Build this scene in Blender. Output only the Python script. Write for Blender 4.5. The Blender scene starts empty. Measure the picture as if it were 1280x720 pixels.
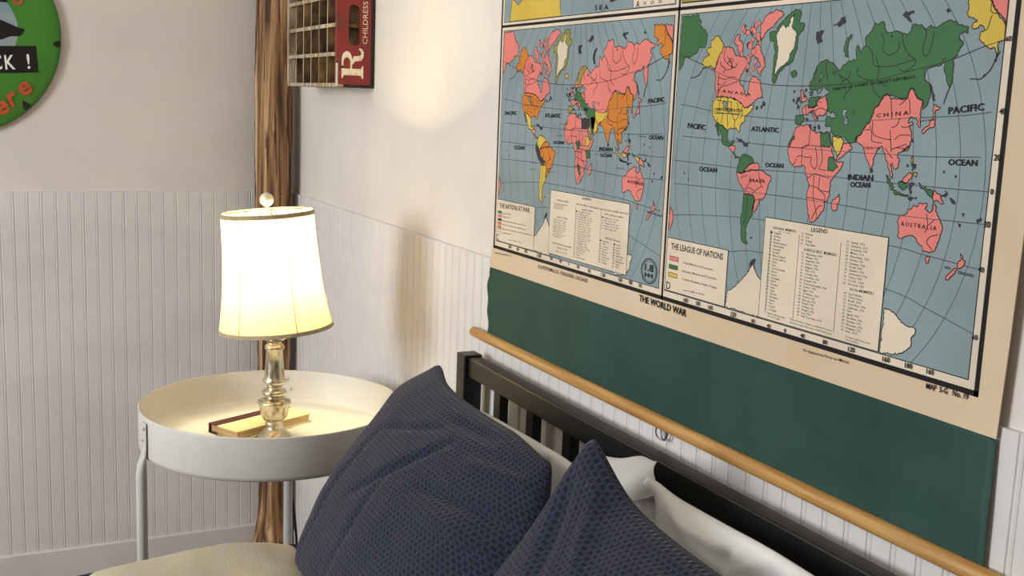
import bpy, bmesh, math, random
from mathutils import Vector, Matrix, noise
from mathutils.geometry import tessellate_polygon
random.seed(7)
PI = math.pi
SC = bpy.context.scene
COL = SC.collection

# ------------------------------------------------------------------ camera
cam = bpy.data.objects.new('camera', bpy.data.cameras.new('camera'))
COL.objects.link(cam)
cam.data.lens = 39.25; cam.data.sensor_width = 36.0; cam.data.clip_start = 0.02
RT = Vector((0.89776286, -0.43882167, 0.03817571)); UPV = Vector((0.03777667, 0.16305415, 0.98589364)); FW = Vector((0.4388562, 0.88365654, -0.16296119))
m = Matrix((RT, UPV, -FW)).transposed().to_4x4(); m.translation = (-0.95, -3.5435, 1.553)
cam.matrix_world = m
SC.camera = cam

# ------------------------------------------------------------------ light and exposure
SC.view_settings.view_transform = 'Standard'; SC.view_settings.look = 'None'
SC.view_settings.gamma = 1.0; SC.view_settings.use_curve_mapping = False
SC.view_settings.exposure = 0.13
w = bpy.data.worlds.new('world'); SC.world = w; w.use_nodes = True
w.node_tree.nodes['Background'].inputs[0].default_value = (0.8, 0.87, 1.0, 1)
w.node_tree.nodes['Background'].inputs[1].default_value = 0.3

def area_light(name, loc, target, size, power, color):
    d = bpy.data.lights.new(name, 'AREA'); d.shape = 'RECTANGLE'; d.size, d.size_y = size
    d.energy = power; d.color = color
    o = bpy.data.objects.new(name, d); COL.objects.link(o); o.location = loc
    o.rotation_euler = (Vector(target) - Vector(loc)).to_track_quat('-Z', 'Y').to_euler()
    return o
WINDOW_POWER, CEILING_POWER, BULB_POWER = 86.0, 12.0, 62.0
area_light('window_daylight', (-3.80, -1.8, 1.85), (0.0, -1.9, 1.2), (1.1, 1.1), WINDOW_POWER, (0.90, 0.95, 1.0))
area_light('ceiling_lamp_light', (-2.3, -2.2, 2.52), (-2.3, -2.2, 0.0), (0.5, 0.5), CEILING_POWER, (1.0, 0.93, 0.84))

# ------------------------------------------------------------------ helpers
def lin(r, g, b):
    f = lambda c: (c/255/12.92 if c/255 <= 0.04045 else ((c/255+0.055)/1.055)**2.4)
    return (f(r), f(g), f(b), 1.0)

def mat(name, rgb, rough=0.6, metal=0.0, var=0.0, scale=(8, 8, 8), rgb2=None, bump=0.0, bscale=(60, 60, 60), spec=0.5, detail=4.0, lo=0.35, hi=0.65):
    M = bpy.data.materials.new(name); M.use_nodes = True
    nt = M.node_tree; N = nt.nodes; L = nt.links
    b = N['Principled BSDF']
    b.inputs['Roughness'].default_value = rough; b.inputs['Metallic'].default_value = metal
    b.inputs['Specular IOR Level'].default_value = spec
    c1 = lin(*rgb); b.inputs['Base Color'].default_value = c1
    tc = N.new('ShaderNodeTexCoord')
    if rgb2 is None and var > 0:
        rgb2 = tuple(v*(1-var) for v in rgb)
    if rgb2 is not None:
        mp = N.new('ShaderNodeMapping'); mp.inputs['Scale'].default_value = scale
        nz = N.new('ShaderNodeTexNoise'); nz.inputs['Scale'].default_value = 1.0; nz.inputs['Detail'].default_value = detail
        rp = N.new('ShaderNodeValToRGB'); rp.color_ramp.elements[0].color = lin(*rgb2); rp.color_ramp.elements[1].color = c1
        rp.color_ramp.elements[0].position = lo; rp.color_ramp.elements[1].position = hi
        L.new(tc.outputs['Object'], mp.inputs[0]); L.new(mp.outputs[0], nz.inputs[0]); L.new(nz.outputs['Fac'], rp.inputs[0]); L.new(rp.outputs[0], b.inputs['Base Color'])
    if bump > 0:
        mp2 = N.new('ShaderNodeMapping'); mp2.inputs['Scale'].default_value = bscale
        nz2 = N.new('ShaderNodeTexNoise'); nz2.inputs['Scale'].default_value = 1.0; nz2.inputs['Detail'].default_value = 3.0
        bp = N.new('ShaderNodeBump'); bp.inputs['Strength'].default_value = bump; bp.inputs['Distance'].default_value = 0.004
        L.new(tc.outputs['Object'], mp2.inputs[0]); L.new(mp2.outputs[0], nz2.inputs[0]); L.new(nz2.outputs['Fac'], bp.inputs['Height']); L.new(bp.outputs[0], b.inputs['Normal'])
    return M

def link_mesh(name, bm, mats, parent=None, smooth=False):
    bmesh.ops.recalc_face_normals(bm, faces=bm.faces[:])
    me = bpy.data.meshes.new(name); bm.to_mesh(me); bm.free()
    for mm in (mats if isinstance(mats, (list, tuple)) else [mats]): me.materials.append(mm)
    if smooth:
        for p in me.polygons: p.use_smooth = True
    o = bpy.data.objects.new(name, me); COL.objects.link(o)
    if parent is not None: o.parent = parent
    return o

def thing(name, label, cat, group=None, o=None, loc=(0, 0, 0)):
    if o is None:
        o = bpy.data.objects.new(name, None); COL.objects.link(o); o.location = loc
        o.empty_display_size = 0.05
    o['label'] = label; o['category'] = cat
    if group: o['group'] = group
    return o

def struct(o):
    o['kind'] = 'structure'; return o

def box(bm, lo, hi, bev=0.0, seg=2, mi=0):
    lo, hi = Vector(lo), Vector(hi)
    r = bmesh.ops.create_cube(bm, size=1.0, matrix=Matrix.Translation((lo+hi)/2) @ Matrix.Diagonal((*(hi-lo), 1)))
    vs = r['verts']; fs = list({f for v in vs for f in v.link_faces})
    for f in fs: f.material_index = mi
    if bev > 0:
        es = list({e for v in vs for e in v.link_edges})
        bmesh.ops.bevel(bm, geom=es, offset=bev, segments=seg, affect='EDGES', profile=0.5)

def lathe(bm, prof, center=(0, 0, 0), seg=64, mi=0):
    cx, cy, cz = center; rings = []
    for r, z in prof:
        if r < 1e-6: rings.append([bm.verts.new((cx, cy, cz+z))])
        else: rings.append([bm.verts.new((cx+r*math.cos(2*PI*k/seg), cy+r*math.sin(2*PI*k/seg), cz+z)) for k in range(seg)])
    for A, B in zip(rings, rings[1:]):
        for k in range(seg):
            j = (k+1) % seg
            if len(A) == 1 and len(B) == 1: continue
            if len(A) == 1: f = bm.faces.new((A[0], B[k], B[j]))
            elif len(B) == 1: f = bm.faces.new((A[k], A[j], B[0]))
            else: f = bm.faces.new((A[k], A[j], B[j], B[k]))
            f.material_index = mi

def tube(bm, pts, rad, seg=12, mi=0):
    pts = [Vector(p) for p in pts]; n = len(pts)
    rads = rad if isinstance(rad, (list, tuple)) else [rad]*n
    prev = None; rings = []
    for i, p in enumerate(pts):
        t = (pts[min(i+1, n-1)] - pts[max(i-1, 0)]).normalized()
        if prev is None:
            a = Vector((1, 0, 0)) if abs(t.x) < 0.9 else Vector((0, 1, 0))
            u = (a - t*a.dot(t)).normalized()
        else:
            u = (prev - t*prev.dot(t)).normalized()
        prev = u; v = t.cross(u)
        r = rads[i]; rx, ry = r if isinstance(r, tuple) else (r, r)
        rings.append([bm.verts.new(p + u*rx*math.cos(2*PI*k/seg) + v*ry*math.sin(2*PI*k/seg)) for k in range(seg)])
    for A, B in zip(rings, rings[1:]):
        for k in range(seg):
            bm.faces.new((A[k], A[(k+1) % seg], B[(k+1) % seg], B[k])).material_index = mi
    for R in (rings[0], rings[-1]):
        bm.faces.new(R).material_index = mi

def poly_face(bm, pts2, fn, mi=0):
    """flat polygon (with optional holes: a list of loops) laid on a surface by fn(x, y)"""
    loops = pts2 if isinstance(pts2[0][0], (tuple, list)) else [pts2]
    flat = [q for l in loops for q in l]
    tris = tessellate_polygon([[Vector((q[0], q[1], 0)) for q in l] for l in loops])
    vs = [bm.verts.new(fn(*q)) for q in flat]
    for a, b, c in tris:
        try: bm.faces.new((vs[a], vs[b], vs[c])).material_index = mi
        except ValueError: pass

def plate(bm, loops, fn0, fn1, mi=0):
    """extruded flat plate with holes: faces at fn0 and fn1, side walls between"""
    if not isinstance(loops[0][0], (tuple, list)): loops = [loops]
    poly_face(bm, loops, fn0, mi); poly_face(bm, loops, fn1, mi)
    for l in loops:
        A = [bm.verts.new(fn0(*q)) for q in l]; B = [bm.verts.new(fn1(*q)) for q in l]
        for k in range(len(l)):
            j = (k+1) % len(l)
            bm.faces.new((A[k], A[j], B[j], B[k])).material_index = mi
    bmesh.ops.remove_doubles(bm, verts=bm.verts[:], dist=1e-6)

def strip(bm, pts, wd, fn, mi=0):
    """drawn line of width wd through 2-D points"""
    pts = [Vector((a, b)) for a, b in pts]; L = []; R = []
    for i, p in enumerate(pts):
        t = (pts[min(i+1, len(pts)-1)] - pts[max(i-1, 0)])
        if t.length < 1e-9: t = Vector((1, 0))
        t.normalize(); nn = Vector((-t.y, t.x))*wd/2
        L.append(bm.verts.new(fn(*(p+nn)))); R.append(bm.verts.new(fn(*(p-nn))))
    for i in range(len(pts)-1):
        bm.faces.new((L[i], R[i], R[i+1], L[i+1])).material_index = mi

def smooth_pts(pts, n=6):
    out = []; P = [Vector((a, b)) for a, b in pts]
    P = [P[0]*2-P[1]] + P + [P[-1]*2-P[-2]]
    for i in range(1, len(P)-2):
        for k in range(n):
            t = k/n; a, b, c, d = P[i-1:i+3]
            out.append(0.5*((2*b) + (c-a)*t + (2*a-5*b+4*c-d)*t*t + (3*b-a-3*c+d)*t**3))
    out.append(P[-2]); return [(v.x, v.y) for v in out]

_glyphs = {}
def text_geo(body, bold=0.0, res=2):
    key = (body, bold, res)
    if key not in _glyphs:
        cu = bpy.data.curves.new('t', 'FONT'); cu.body = body; cu.size = 1.0; cu.resolution_u = res; cu.offset = bold
        ob = bpy.data.objects.new('t', cu); COL.objects.link(ob)
        dg = bpy.context.evaluated_depsgraph_get(); dg.update()
        me = bpy.data.meshes.new_from_object(ob.evaluated_get(dg))
        V = [(v.co.x, v.co.y) for v in me.vertices]; F = [tuple(p.vertices) for p in me.polygons]
        bpy.data.objects.remove(ob); bpy.data.curves.remove(cu); bpy.data.meshes.remove(me)
        _glyphs[key] = (V, F)
    return _glyphs[key]

def text(bm, body, p0, p1, h, fn, mi=0, bold=0.0, shear=0.0, res=2):
    """lettering whose box runs from p0 to p1 along the baseline, cap height h"""
    V, F = text_geo(body, bold, res)
    if not V: return
    x0 = min(v[0] for v in V); x1 = max(v[0] for v in V); y1 = 0.69
    d = Vector((p1[0]-p0[0], p1[1]-p0[1])); W = d.length; d.normalize(); n = Vector((-d.y, d.x))
    vs = []
    for x, y in V:
        a = (x-x0)/(x1-x0)*W + shear*y/y1*h; b = y/y1*h
        q = Vector(p0) + d*a + n*b
        vs.append(bm.verts.new(fn(q.x, q.y)))
    for f in F:
        try: bm.faces.new([vs[i] for i in f]).material_index = mi
        except ValueError: pass

# ------------------------------------------------------------------ room shell
M_WALL = mat('painted_plaster', (220, 212, 203), 0.75, var=0.04, scale=(3, 3, 3), bump=0.25, bscale=(35, 35, 35))
M_BEAD = mat('painted_beadboard', (220, 215, 211), 0.5, var=0.05, scale=(2, 2, 5), bump=0.1, bscale=(40, 40, 40))
M_BASE = mat('painted_baseboard', (214, 208, 204), 0.5, var=0.05, scale=(4, 4, 4))
M_FLOOR = mat('brown_floor_boards', (120, 88, 60), 0.5, rgb2=(80, 55, 36), scale=(2, 25, 2))
M_CEIL = mat('white_ceiling', (235, 232, 226), 0.8, var=0.02)
RX0, RY0, ZC = -4.0, -5.0, 2.6
def shell(name, lo, hi, m):
    bm = bmesh.new(); box(bm, lo, hi); return struct(link_mesh(name, bm, m))
shell('wall_left', (RX0-0.1, 0, -0.05), (0.1, 0.1, ZC+0.05), M_WALL)
shell('wall_right', (0, RY0-0.1, -0.05), (0.1, 0, ZC+0.05), M_WALL)
shell('floor', (RX0-0.1, RY0-0.1, -0.06), (0.1, 0.1, 0.0), M_FLOOR)
shell('ceiling', (RX0-0.1, RY0-0.1, ZC), (0.1, 0.1, ZC+0.06), M_CEIL)
shell('wall_front', (RX0-0.1, RY0-0.1, -0.05), (0.1, RY0, ZC+0.05), M_WALL)
bm = bmesh.new()     # wall with the window opening, behind and left of the camera
for lo, hi in (((RX0-0.1, RY0, -0.05), (RX0, -2.55, ZC)), ((RX0-0.1, -1.05, -0.05), (RX0, 0, ZC)),
               ((RX0-0.1, -2.55, -0.05), (RX0, -1.05, 0.8)), ((RX0-0.1, -2.55, 2.3), (RX0, -1.05, ZC))):
    box(bm, lo, hi)
struct(link_mesh('wall_back', bm, M_WALL))
bm = bmesh.new()
for a, b in ((-2.55, -2.48), (-1.83, -1.77), (-1.12, -1.05)): box(bm, (RX0-0.08, a, 0.8), (RX0-0.02, b, 2.3))
for a, b in ((0.8, 0.87), (1.52, 1.58), (2.23, 2.3)): box(bm, (RX0-0.07, -2.55, a), (RX0-0.03, -1.05, b))
struct(link_mesh('window_1', bm, M_BASE))

def beadboard(name, horizontal_y):
    PITCH, TH, ZT, ZB = 0.0382, 0.007, 1.2465, 0.13
    L = 3.9 if horizontal_y else 4.9
    s = 0.0; prof = [(0.0, TH)]
    n = int(L/PITCH)
    for k in range(n):                       # board, groove, bead, groove
        a = 0.012 + k*PITCH
        prof += [(a, TH), (a+0.0012, TH-0.0016), (a+0.0026, TH-0.0016), (a+0.0034, TH-0.0004), (a+0.0058, TH+0.0003), (a+0.0082, TH-0.0004), (a+0.0090, TH-0.0015), (a+0.0100, TH)]
    prof.append((L, TH))
    P = (lambda s, t, z: (-s, -t, z)) if horizontal_y else (lambda s, t, z: (-t, -s, z))
    bm = bmesh.new()
    A = [bm.verts.new(P(s, t, ZB)) for s, t in prof]; B = [bm.verts.new(P(s, t, ZT)) for s, t in prof]
    C = [bm.verts.new(P(s, 0.0, ZT)) for s, t in prof]
    for k in range(len(prof)-1):
        bm.faces.new((A[k], A[k+1], B[k+1], B[k])); bm.faces.new((B[k], B[k+1], C[k+1], C[k]))
    return struct(link_mesh(name, bm, M_BEAD))
beadboard('trim_1', True); beadboard('trim_2', False)
bm = bmesh.new(); box(bm, (RX0, -0.016, 0), (0, 0, 0.14), 0.003); struct(link_mesh('baseboard_left', bm, M_BASE))
bm = bmesh.new(); box(bm, (-0.016, RY0, 0), (0, 0, 0.14), 0.003); struct(link_mesh('baseboard_right', bm, M_BASE))

# ------------------------------------------------------------------ outlines printed on the wall map (tenths of a millimetre)
LAND = [
('siberia_l','green',[(36,3982),(263,3986),(437,3989),(438,3934),(491,3906),(511,3874),(472,3846),(538,3797),(606,3772),(651,3725),(665,3664),(659,3581),(620,3529),(567,3538),(533,3534),(486,3551),(473,3502),(443,3457),(377,3443),(326,3421),(245,3407),(185,3408),(139,3370),(114,3292),(56,3237),(33,3214),(31,3592)]),
('alaska','yellow',[(756,3593),(791,3629),(839,3650),(887,3679),(937,3681),(980,3638),(1024,3585),(1066,3539),(1048,3480),(980,3415),(949,3356),(919,3281),(888,3222),(833,3252),(778,3283),(729,3256),(665,3247),(612,3252),(635,3285),(566,3304),(614,3354),(673,3406),(761,3432),(693,3466),(682,3512),(738,3529),(785,3524),(773,3562)]),
('canada','pink',[(1066,3539),(1118,3519),(1179,3529),(1242,3512),(1296,3467),(1330,3422),(1400,3406),(1497,3390),(1558,3374),(1621,3337),(1616,3280),(1573,3244),(1531,3201),(1488,3158),(1458,3107),(1478,3056),(1487,3019),(1553,2983),(1587,2940),(1611,2874),(1646,2882),(1658,2940),(1670,2998),(1668,3049),(1692,3085),(1701,3093),(1727,3144),(1778,3123),(1828,3113),(1896,3073),(1922,2993),(1953,2914),(1976,2854),(1965,2871),(1834,2827),(1747,2775),(1681,2737),(1613,2719),(1561,2757),(1497,2793),(1421,2821),(1334,2842),(1159,2862),(970,2860),(955,2920),(921,2995),(931,3086),(924,3131),(888,3222),(919,3281),(949,3356),(980,3415),(1048,3480)]),
('usa','yellow',[(970,2860),(1159,2862),(1334,2842),(1421,2821),(1497,2793),(1561,2757),(1613,2719),(1682,2726),(1783,2761),(1798,2733),(1746,2681),(1692,2643),(1626,2605),(1643,2562),(1588,2523),(1544,2485),(1530,2441),(1542,2397),(1504,2417),(1477,2439),(1392,2443),(1319,2433),(1272,2409),(1220,2437),(1152,2479),(1088,2485),(1010,2505),(954,2549),(906,2631),(897,2707),(902,2783),(936,2822)]),
('mexico','green',[(1010,2505),(1088,2485),(1152,2479),(1220,2437),(1272,2409),(1280,2341),(1299,2282),(1329,2239),(1376,2256),(1417,2288),(1437,2259),(1392,2227),(1357,2210),(1322,2193),(1258,2205),(1180,2232),(1151,2268),(1159,2306),(1127,2365),(1068,2439),(1026,2475)]),
('baja','green',[(986,2489),(1027,2468),(1094,2326),(1052,2362)]),
('c_am','pink',[(1333,2201),(1406,2213),(1468,2201),(1461,2156),(1440,2125),(1390,2137),(1350,2165)]),
('panama','green',[(1429,2117),(1466,2111),(1508,2069),(1580,2073),(1582,2051),(1498,2046)]),
('cuba','ink2',[(1468,2312),(1553,2309),(1640,2276),(1691,2249),(1738,2251),(1768,2289),(1740,2229),(1671,2211),(1632,2246),(1556,2279)]),
('colombia','green',[(1579,2045),(1630,2100),(1694,2120),(1779,2098),(1865,2062),(1887,2013),(1825,1988),(1748,1942),(1673,1864),(1539,1865),(1548,1929),(1575,1993)]),
('guyana','pink',[(1825,1988),(1887,2013),(1969,2008),(2006,1959),(1995,1918),(1850,1912),(1754,1891),(1673,1864),(1748,1942)]),
('brazil','pink',[(1539,1861),(1673,1864),(1754,1891),(1850,1912),(1995,1918),(2059,1922),(2142,1888),(2250,1856),(2255,1806),(2205,1752),(2192,1650),(2147,1575),(2056,1536),(2047,1474),(2006,1408),(1978,1370),(1927,1390),(1936,1453),(1958,1547),(1910,1594),(1722,1588),(1715,1650),(1625,1705),(1564,1794)]),
('argentina','green',[(1722,1588),(1910,1594),(1958,1547),(1953,1444),(1927,1390),(1939,1339),(1874,1281),(1878,1250),(1833,1203),(1809,1127),(1834,1057),(1807,1002),(1887,945),(1832,927),(1762,954),(1720,1022),(1718,1127),(1694,1251),(1715,1358),(1720,1463)]),
('falk','ink2',[(1923,1031),(1951,1040),(1969,1028),(1948,1013)]),
('greenland','green',[(2493,3947),(2566,3939),(2599,3903),(2592,3847),(2567,3811),(2586,3773),(2673,3769),(2677,3731),(2641,3677),(2575,3623),(2570,3547),(2579,3471),(2530,3397),(2497,3302),(2427,3265),(2341,3237),(2258,3170),(2208,3082),(2182,3039),(2138,3073),(2129,3151),(2142,3249),(2133,3327),(2150,3444),(2126,3561),(2041,3583),(2015,3672),(2074,3689),(2150,3696),(2174,3753),(2243,3807),(2327,3861),(2410,3904)]),
('ice','cream',[(2147,3648),(2208,3723),(2277,3777),(2328,3727),(2385,3744),(2417,3847),(2498,3899),(2465,3816),(2443,3751),(2478,3702),(2526,3672),(2543,3652),(2526,3549),(2518,3492),(2454,3418),(2421,3323),(2338,3266),(2267,3228),(2186,3131),(2173,3171),(2196,3307),(2211,3442),(2182,3559)]),
('ellesmere','pink',[(1896,3882),(1985,3926),(2134,3963),(2243,3932),(2278,3892),(2222,3856),(2152,3812),(2082,3757),(2009,3721),(1935,3685),(1895,3627),(1853,3579),(1773,3582),(1736,3623),(1841,3679),(1815,3768),(1858,3806)]),
('baffin','pink',[(1707,3500),(1759,3541),(1840,3532),(1859,3468),(1911,3410),(1942,3339),(1986,3254),(1933,3226),(1891,3198),(1897,3141),(1837,3170),(1796,3227),(1816,3256),(1883,3262),(1855,3312),(1802,3370),(1718,3400)]),
('victoria','pink',[(1281,3599),(1323,3656),(1379,3686),(1407,3653),(1388,3610),(1450,3586),(1490,3549),(1489,3462),(1445,3427),(1394,3450),(1365,3495),(1380,3538),(1309,3562)]),
('isl1','ink2',[(1440,3781),(1508,3804),(1523,3778),(1478,3754),(1565,3719),(1578,3704),(1499,3678),(1480,3737)]),
('isl2','ink2',[(1693,3813),(1756,3768),(1725,3738),(1693,3714),(1687,3672),(1655,3644),(1625,3702),(1657,3730)]),
('isl3','pink',[(1749,3627),(1839,3638),(1857,3581),(1778,3576)]),
('isl4','ink2',[(1561,3547),(1617,3574),(1643,3545),(1602,3503),(1568,3489)]),
('iceland','green',[(2490,3183),(2583,3196),(2612,3162),(2581,3124),(2531,3108),(2495,3142)]),
('svalbard','ink2',[(2911,3657),(2992,3672),(3033,3670),(2992,3608),(3021,3543),(2967,3535),(2944,3503),(2905,3592)]),
('franz','ink2',[(3189,3716),(3283,3760),(3307,3788),(3347,3805),(3387,3822),(3384,3737),(3330,3720),(3304,3702),(3258,3727)]),
('novaya','green',[(3430,3362),(3405,3449),(3435,3543),(3510,3608),(3522,3579),(3468,3504),(3450,3428),(3488,3341)]),
('sevzem','ink2',[(4280,3786),(4337,3818),(4445,3821),(4448,3795),(4355,3773),(4422,3716),(4412,3704),(4320,3757)]),
('newsib','ink2',[(4899,3802),(4932,3807),(4953,3785),(4914,3773)]),
('eurasia','green',[(2841,3013),(2857,3053),(2909,3120),(2949,3200),(2981,3259),(3055,3304),(3120,3323),(3173,3289),(3263,3262),(3305,3222),(3338,3190),(3391,3215),(3442,3259),(3476,3285),(3530,3296),(3581,3321),(3628,3310),(3626,3339),(3601,3424),(3621,3481),(3659,3442),(3699,3403),(3720,3450),(3756,3477),(3735,3543),(3805,3615),(3851,3669),(3870,3724),(3938,3702),(3999,3727),(4026,3653),(4051,3615),(4129,3603),(4202,3618),(4279,3597),(4369,3567),(4435,3618),(4441,3662),(4487,3678),(4585,3656),(4649,3618),(4701,3659),(4751,3631),(4840,3653),(4925,3692),(5015,3680),(5130,3641),(5208,3620),(5217,3553),(5151,3564),(5100,3540),(5103,3515),(5166,3445),(5120,3387),(5105,3328),(5042,3303),(5071,3165),(5060,3079),(5048,3002),(4995,3062),(4948,3166),(4950,3236),(4948,3305),(4921,3288),(4904,3245),(4826,3229),(4759,3212),(4703,3195),(4687,3133),(4671,3080),(4720,3062),(4783,3027),(4791,2965),(4778,2886),(4743,2797),(4700,2760),(4703,2831),(4686,2867),(4625,2884),(4579,2964),(4515,2990),(4472,2945),(4468,2882),(4370,2881),(4242,2907),(4163,2933),(4115,2905),(4083,2858),(4027,2783),(3983,2759),(3965,2696),(3932,2607),(3874,2580),(3822,2489),(3791,2450),(3715,2408),(3738,2370),(3722,2427),(3731,2360),(3635,2356),(3576,2382),(3516,2418),(3373,2422),(3296,2468),(3304,2518),(3185,2544),(3193,2594),(3210,2672),(3219,2751),(3190,2830),(3171,2909),(3215,2949),(3153,2975),(3119,3014),(3058,2954),(2958,2960),(2866,2973)]),
('bothnia','sea',[(3062,3166),(3084,3146),(3051,3093),(3038,3034),(3013,3034),(3030,3106),(3044,3146)]),
('whitesea','sea',[(3244,3177),(3301,3184),(3286,3151)]),
('black','sea',[(3191,2665),(3215,2712),(3266,2686),(3301,2714),(3367,2643),(3292,2628)]),
('caspian','sea',[(3470,2730),(3524,2745),(3554,2726),(3521,2693),(3526,2654),(3566,2629),(3565,2565),(3519,2557),(3504,2602),(3530,2622),(3478,2666)]),
('aral','sea',[(3640,2728),(3669,2732),(3670,2696),(3645,2693)]),
('baltic','sea',[(3015,2980),(3082,3001),(3077,2961),(3023,2921),(2990,2940)]),
('europe','pink',[(3161,2911),(3068,2868),(2994,2827),(3040,2774),(2981,2773),(2934,2746),(2875,2738),(2849,2784),(2781,2756),(2755,2715),(2782,2661),(2863,2663),(2910,2698),(2969,2706),(3040,2614),(3073,2668),(3124,2656),(3197,2698),(3207,2777),(3179,2843)]),
('germany','green',[(2861,2852),(2918,2879),(2989,2867),(3076,2888),(3059,2861),(2995,2820),(3030,2781),(2934,2746),(2883,2751)]),
('uk','pink',[(2694,2958),(2746,2959),(2763,2905),(2817,2878),(2813,2824),(2742,2823),(2724,2796),(2725,2877)]),
('ireland','ink2',[(2644,2863),(2694,2877),(2689,2829),(2649,2822)]),
('denmark','green',[(2860,2939),(2923,2953),(2925,2906),(2876,2892)]),
('spain','green',[(2648,2651),(2772,2661),(2809,2607),(2744,2544),(2650,2548)]),
('italy','pink',[(2910,2691),(2961,2686),(3060,2615),(3042,2594),(2955,2652)]),
('china','pink',[(4082,2873),(4151,2936),(4202,2905),(4226,2875),(4284,2882),(4326,2876),(4426,2872),(4473,2884),(4482,2939),(4493,2981),(4524,2989),(4563,2939),(4600,2898),(4660,2863),(4699,2863),(4689,2822),(4684,2798),(4674,2756),(4669,2708),(4690,2631),(4696,2583),(4674,2571),(4645,2606),(4649,2642),(4620,2677),(4581,2670),(4531,2680),(4513,2637),(4516,2607),(4562,2627),(4588,2616),(4543,2590),(4547,2554),(4578,2507),(4585,2447),(4569,2385),(4527,2334),(4465,2307),(4577,2378),(4555,2335),(4476,2304),(4422,2286),(4398,2254),(4434,2193),(4428,2130),(4389,2096),(4358,2115),(4323,2165),(4298,2142),(4337,2060),(4360,1988),(4323,2006),(4283,2099),(4256,2171),(4213,2243),(4176,2305),(4158,2343),(4108,2314),(4032,2191),(4028,2070),(4001,2082),(3921,2184),(3870,2288),(3826,2340),(3727,2375),(3760,2417),(3715,2408),(3791,2450),(3822,2489),(3874,2580),(3932,2607),(3965,2696),(3983,2759),(4039,2798)]),
('japan','pink',[(4720,2518),(4739,2555),(4782,2586),(4818,2611),(4835,2659),(4873,2660),(4860,2731),(4847,2748),(4848,2824),(4894,2802),(4940,2797),(4921,2767),(4884,2761),(4884,2696),(4890,2590),(4830,2576),(4780,2545),(4745,2507)]),
('sakhalin','ink2',[(4779,3035),(4811,2965),(4848,2918),(4863,2860),(4840,2860),(4805,2953),(4776,3000)]),
('ceylon','ink2',[(4008,2083),(4037,2077),(4042,2043),(4019,2032)]),
('arabia','yellow',[(3332,2411),(3460,2416),(3520,2380),(3538,2351),(3514,2320),(3494,2251),(3446,2179),(3395,2245),(3350,2332)]),
('aden','pink',[(3524,2350),(3607,2354),(3682,2310),(3672,2280),(3594,2237),(3518,2173),(3437,2139),(3446,2179),(3494,2251),(3514,2320)]),
('africa','pink',[(2660,2495),(2704,2517),(2826,2532),(2917,2535),(2954,2485),(3033,2448),(3106,2461),(3282,2458),(3288,2409),(3344,2312),(3338,2242),(3392,2156),(3439,2119),(3557,2131),(3543,2086),(3494,2024),(3417,1949),(3366,1895),(3367,1835),(3354,1754),(3373,1715),(3337,1652),(3283,1616),(3292,1546),(3238,1500),(3203,1425),(3133,1376),(3059,1362),(3038,1407),(3006,1497),(2976,1597),(2960,1678),(2988,1825),(2950,1883),(2897,1941),(2904,2014),(2854,2041),(2779,2026),(2702,2010),(2636,2037),(2580,2107),(2550,2168),(2545,2262),(2584,2337),(2637,2422)]),
('egypt','green',[(3116,2457),(3166,2451),(3276,2460),(3283,2408),(3338,2312),(3303,2290),(3136,2292)]),
('ethiopia','green',[(3296,2160),(3361,2174),(3411,2117),(3475,2062),(3409,2018),(3309,2001),(3298,2090)]),
('sahara','green',[(2545,2262),(2584,2337),(2640,2401),(2658,2381),(2602,2317),(2577,2263)]),
('madagascar','pink',[(3527,1749),(3542,1701),(3509,1548),(3455,1527),(3419,1579),(3431,1671),(3504,1707)]),
('australia','pink',[(4510,1589),(4605,1620),(4639,1676),(4691,1702),(4716,1725),(4770,1725),(4793,1760),(4873,1768),(4894,1743),(4868,1699),(4939,1665),(4970,1689),(4985,1782),(5020,1715),(5043,1676),(5076,1619),(5117,1563),(5134,1514),(5114,1430),(5088,1325),(5044,1257),(4981,1239),(4899,1248),(4879,1297),(4822,1321),(4789,1369),(4731,1393),(4636,1371),(4556,1340),(4512,1356),(4515,1441),(4490,1523)]),
('tasmania','pink',[(4943,1181),(5000,1194),(4990,1126),(4956,1117)]),
('nz_n','pink',[(5386,1182),(5429,1235),(5408,1291),(5442,1263),(5446,1230),(5489,1217),(5470,1174),(5426,1135),(5393,1130)]),
('nz_s','pink',[(5377,1127),(5387,1109),(5322,1032),(5278,985),(5240,986),(5247,1021),(5315,1085)]),
('borneo_n','pink',[(4477,1965),(4615,2080),(4645,2062),(4589,1964)]),
('borneo','green',[(4449,1963),(4575,1963),(4595,1912),(4516,1880),(4455,1911)]),
('sumatra','green',[(4255,2023),(4319,1974),(4386,1895),(4376,1862),(4296,1930)]),
('java','green',[(4390,1863),(4522,1833),(4620,1831),(4608,1813),(4496,1816),(4394,1836)]),
('sunda','ink2',[(4610,1799),(4744,1821),(4733,1800),(4626,1779)]),
('celebes','ink2',[(4599,1950),(4704,1967),(4636,1916),(4662,1866),(4631,1853),(4612,1893)]),
('guinea_w','green',[(4738,1976),(4783,1938),(4893,1917),(4960,1912),(4959,1821),(4916,1847),(4856,1893),(4786,1918)]),
('guinea_e','pink',[(4961,1906),(5056,1880),(5120,1785),(5095,1777),(5026,1807),(4976,1792),(4959,1821)]),
('philip','ink2',[(4617,2173),(4686,2168),(4678,2126),(4626,2102),(4635,2144)]),
('philip2','yellow',[(4656,2083),(4712,2077),(4703,2035),(4665,2053)]),
('luzon','yellow',[(4609,2262),(4635,2206),(4623,2174),(4604,2187)]),
('solomon','ink2',[(5070,1871),(5144,1894),(5114,1925),(5162,1896),(5137,1853)]),
('fiji','ink2',[(5572,1663),(5617,1687),(5622,1649),(5588,1630)]),
('caled','ink2',[(5333,1607),(5373,1591),(5352,1559)]),
('hebr','ink2',[(5377,1711),(5408,1704),(5398,1664)]),
('bism','ink2',[(5188,1852),(5269,1810),(5272,1790),(5203,1833)]),
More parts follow.
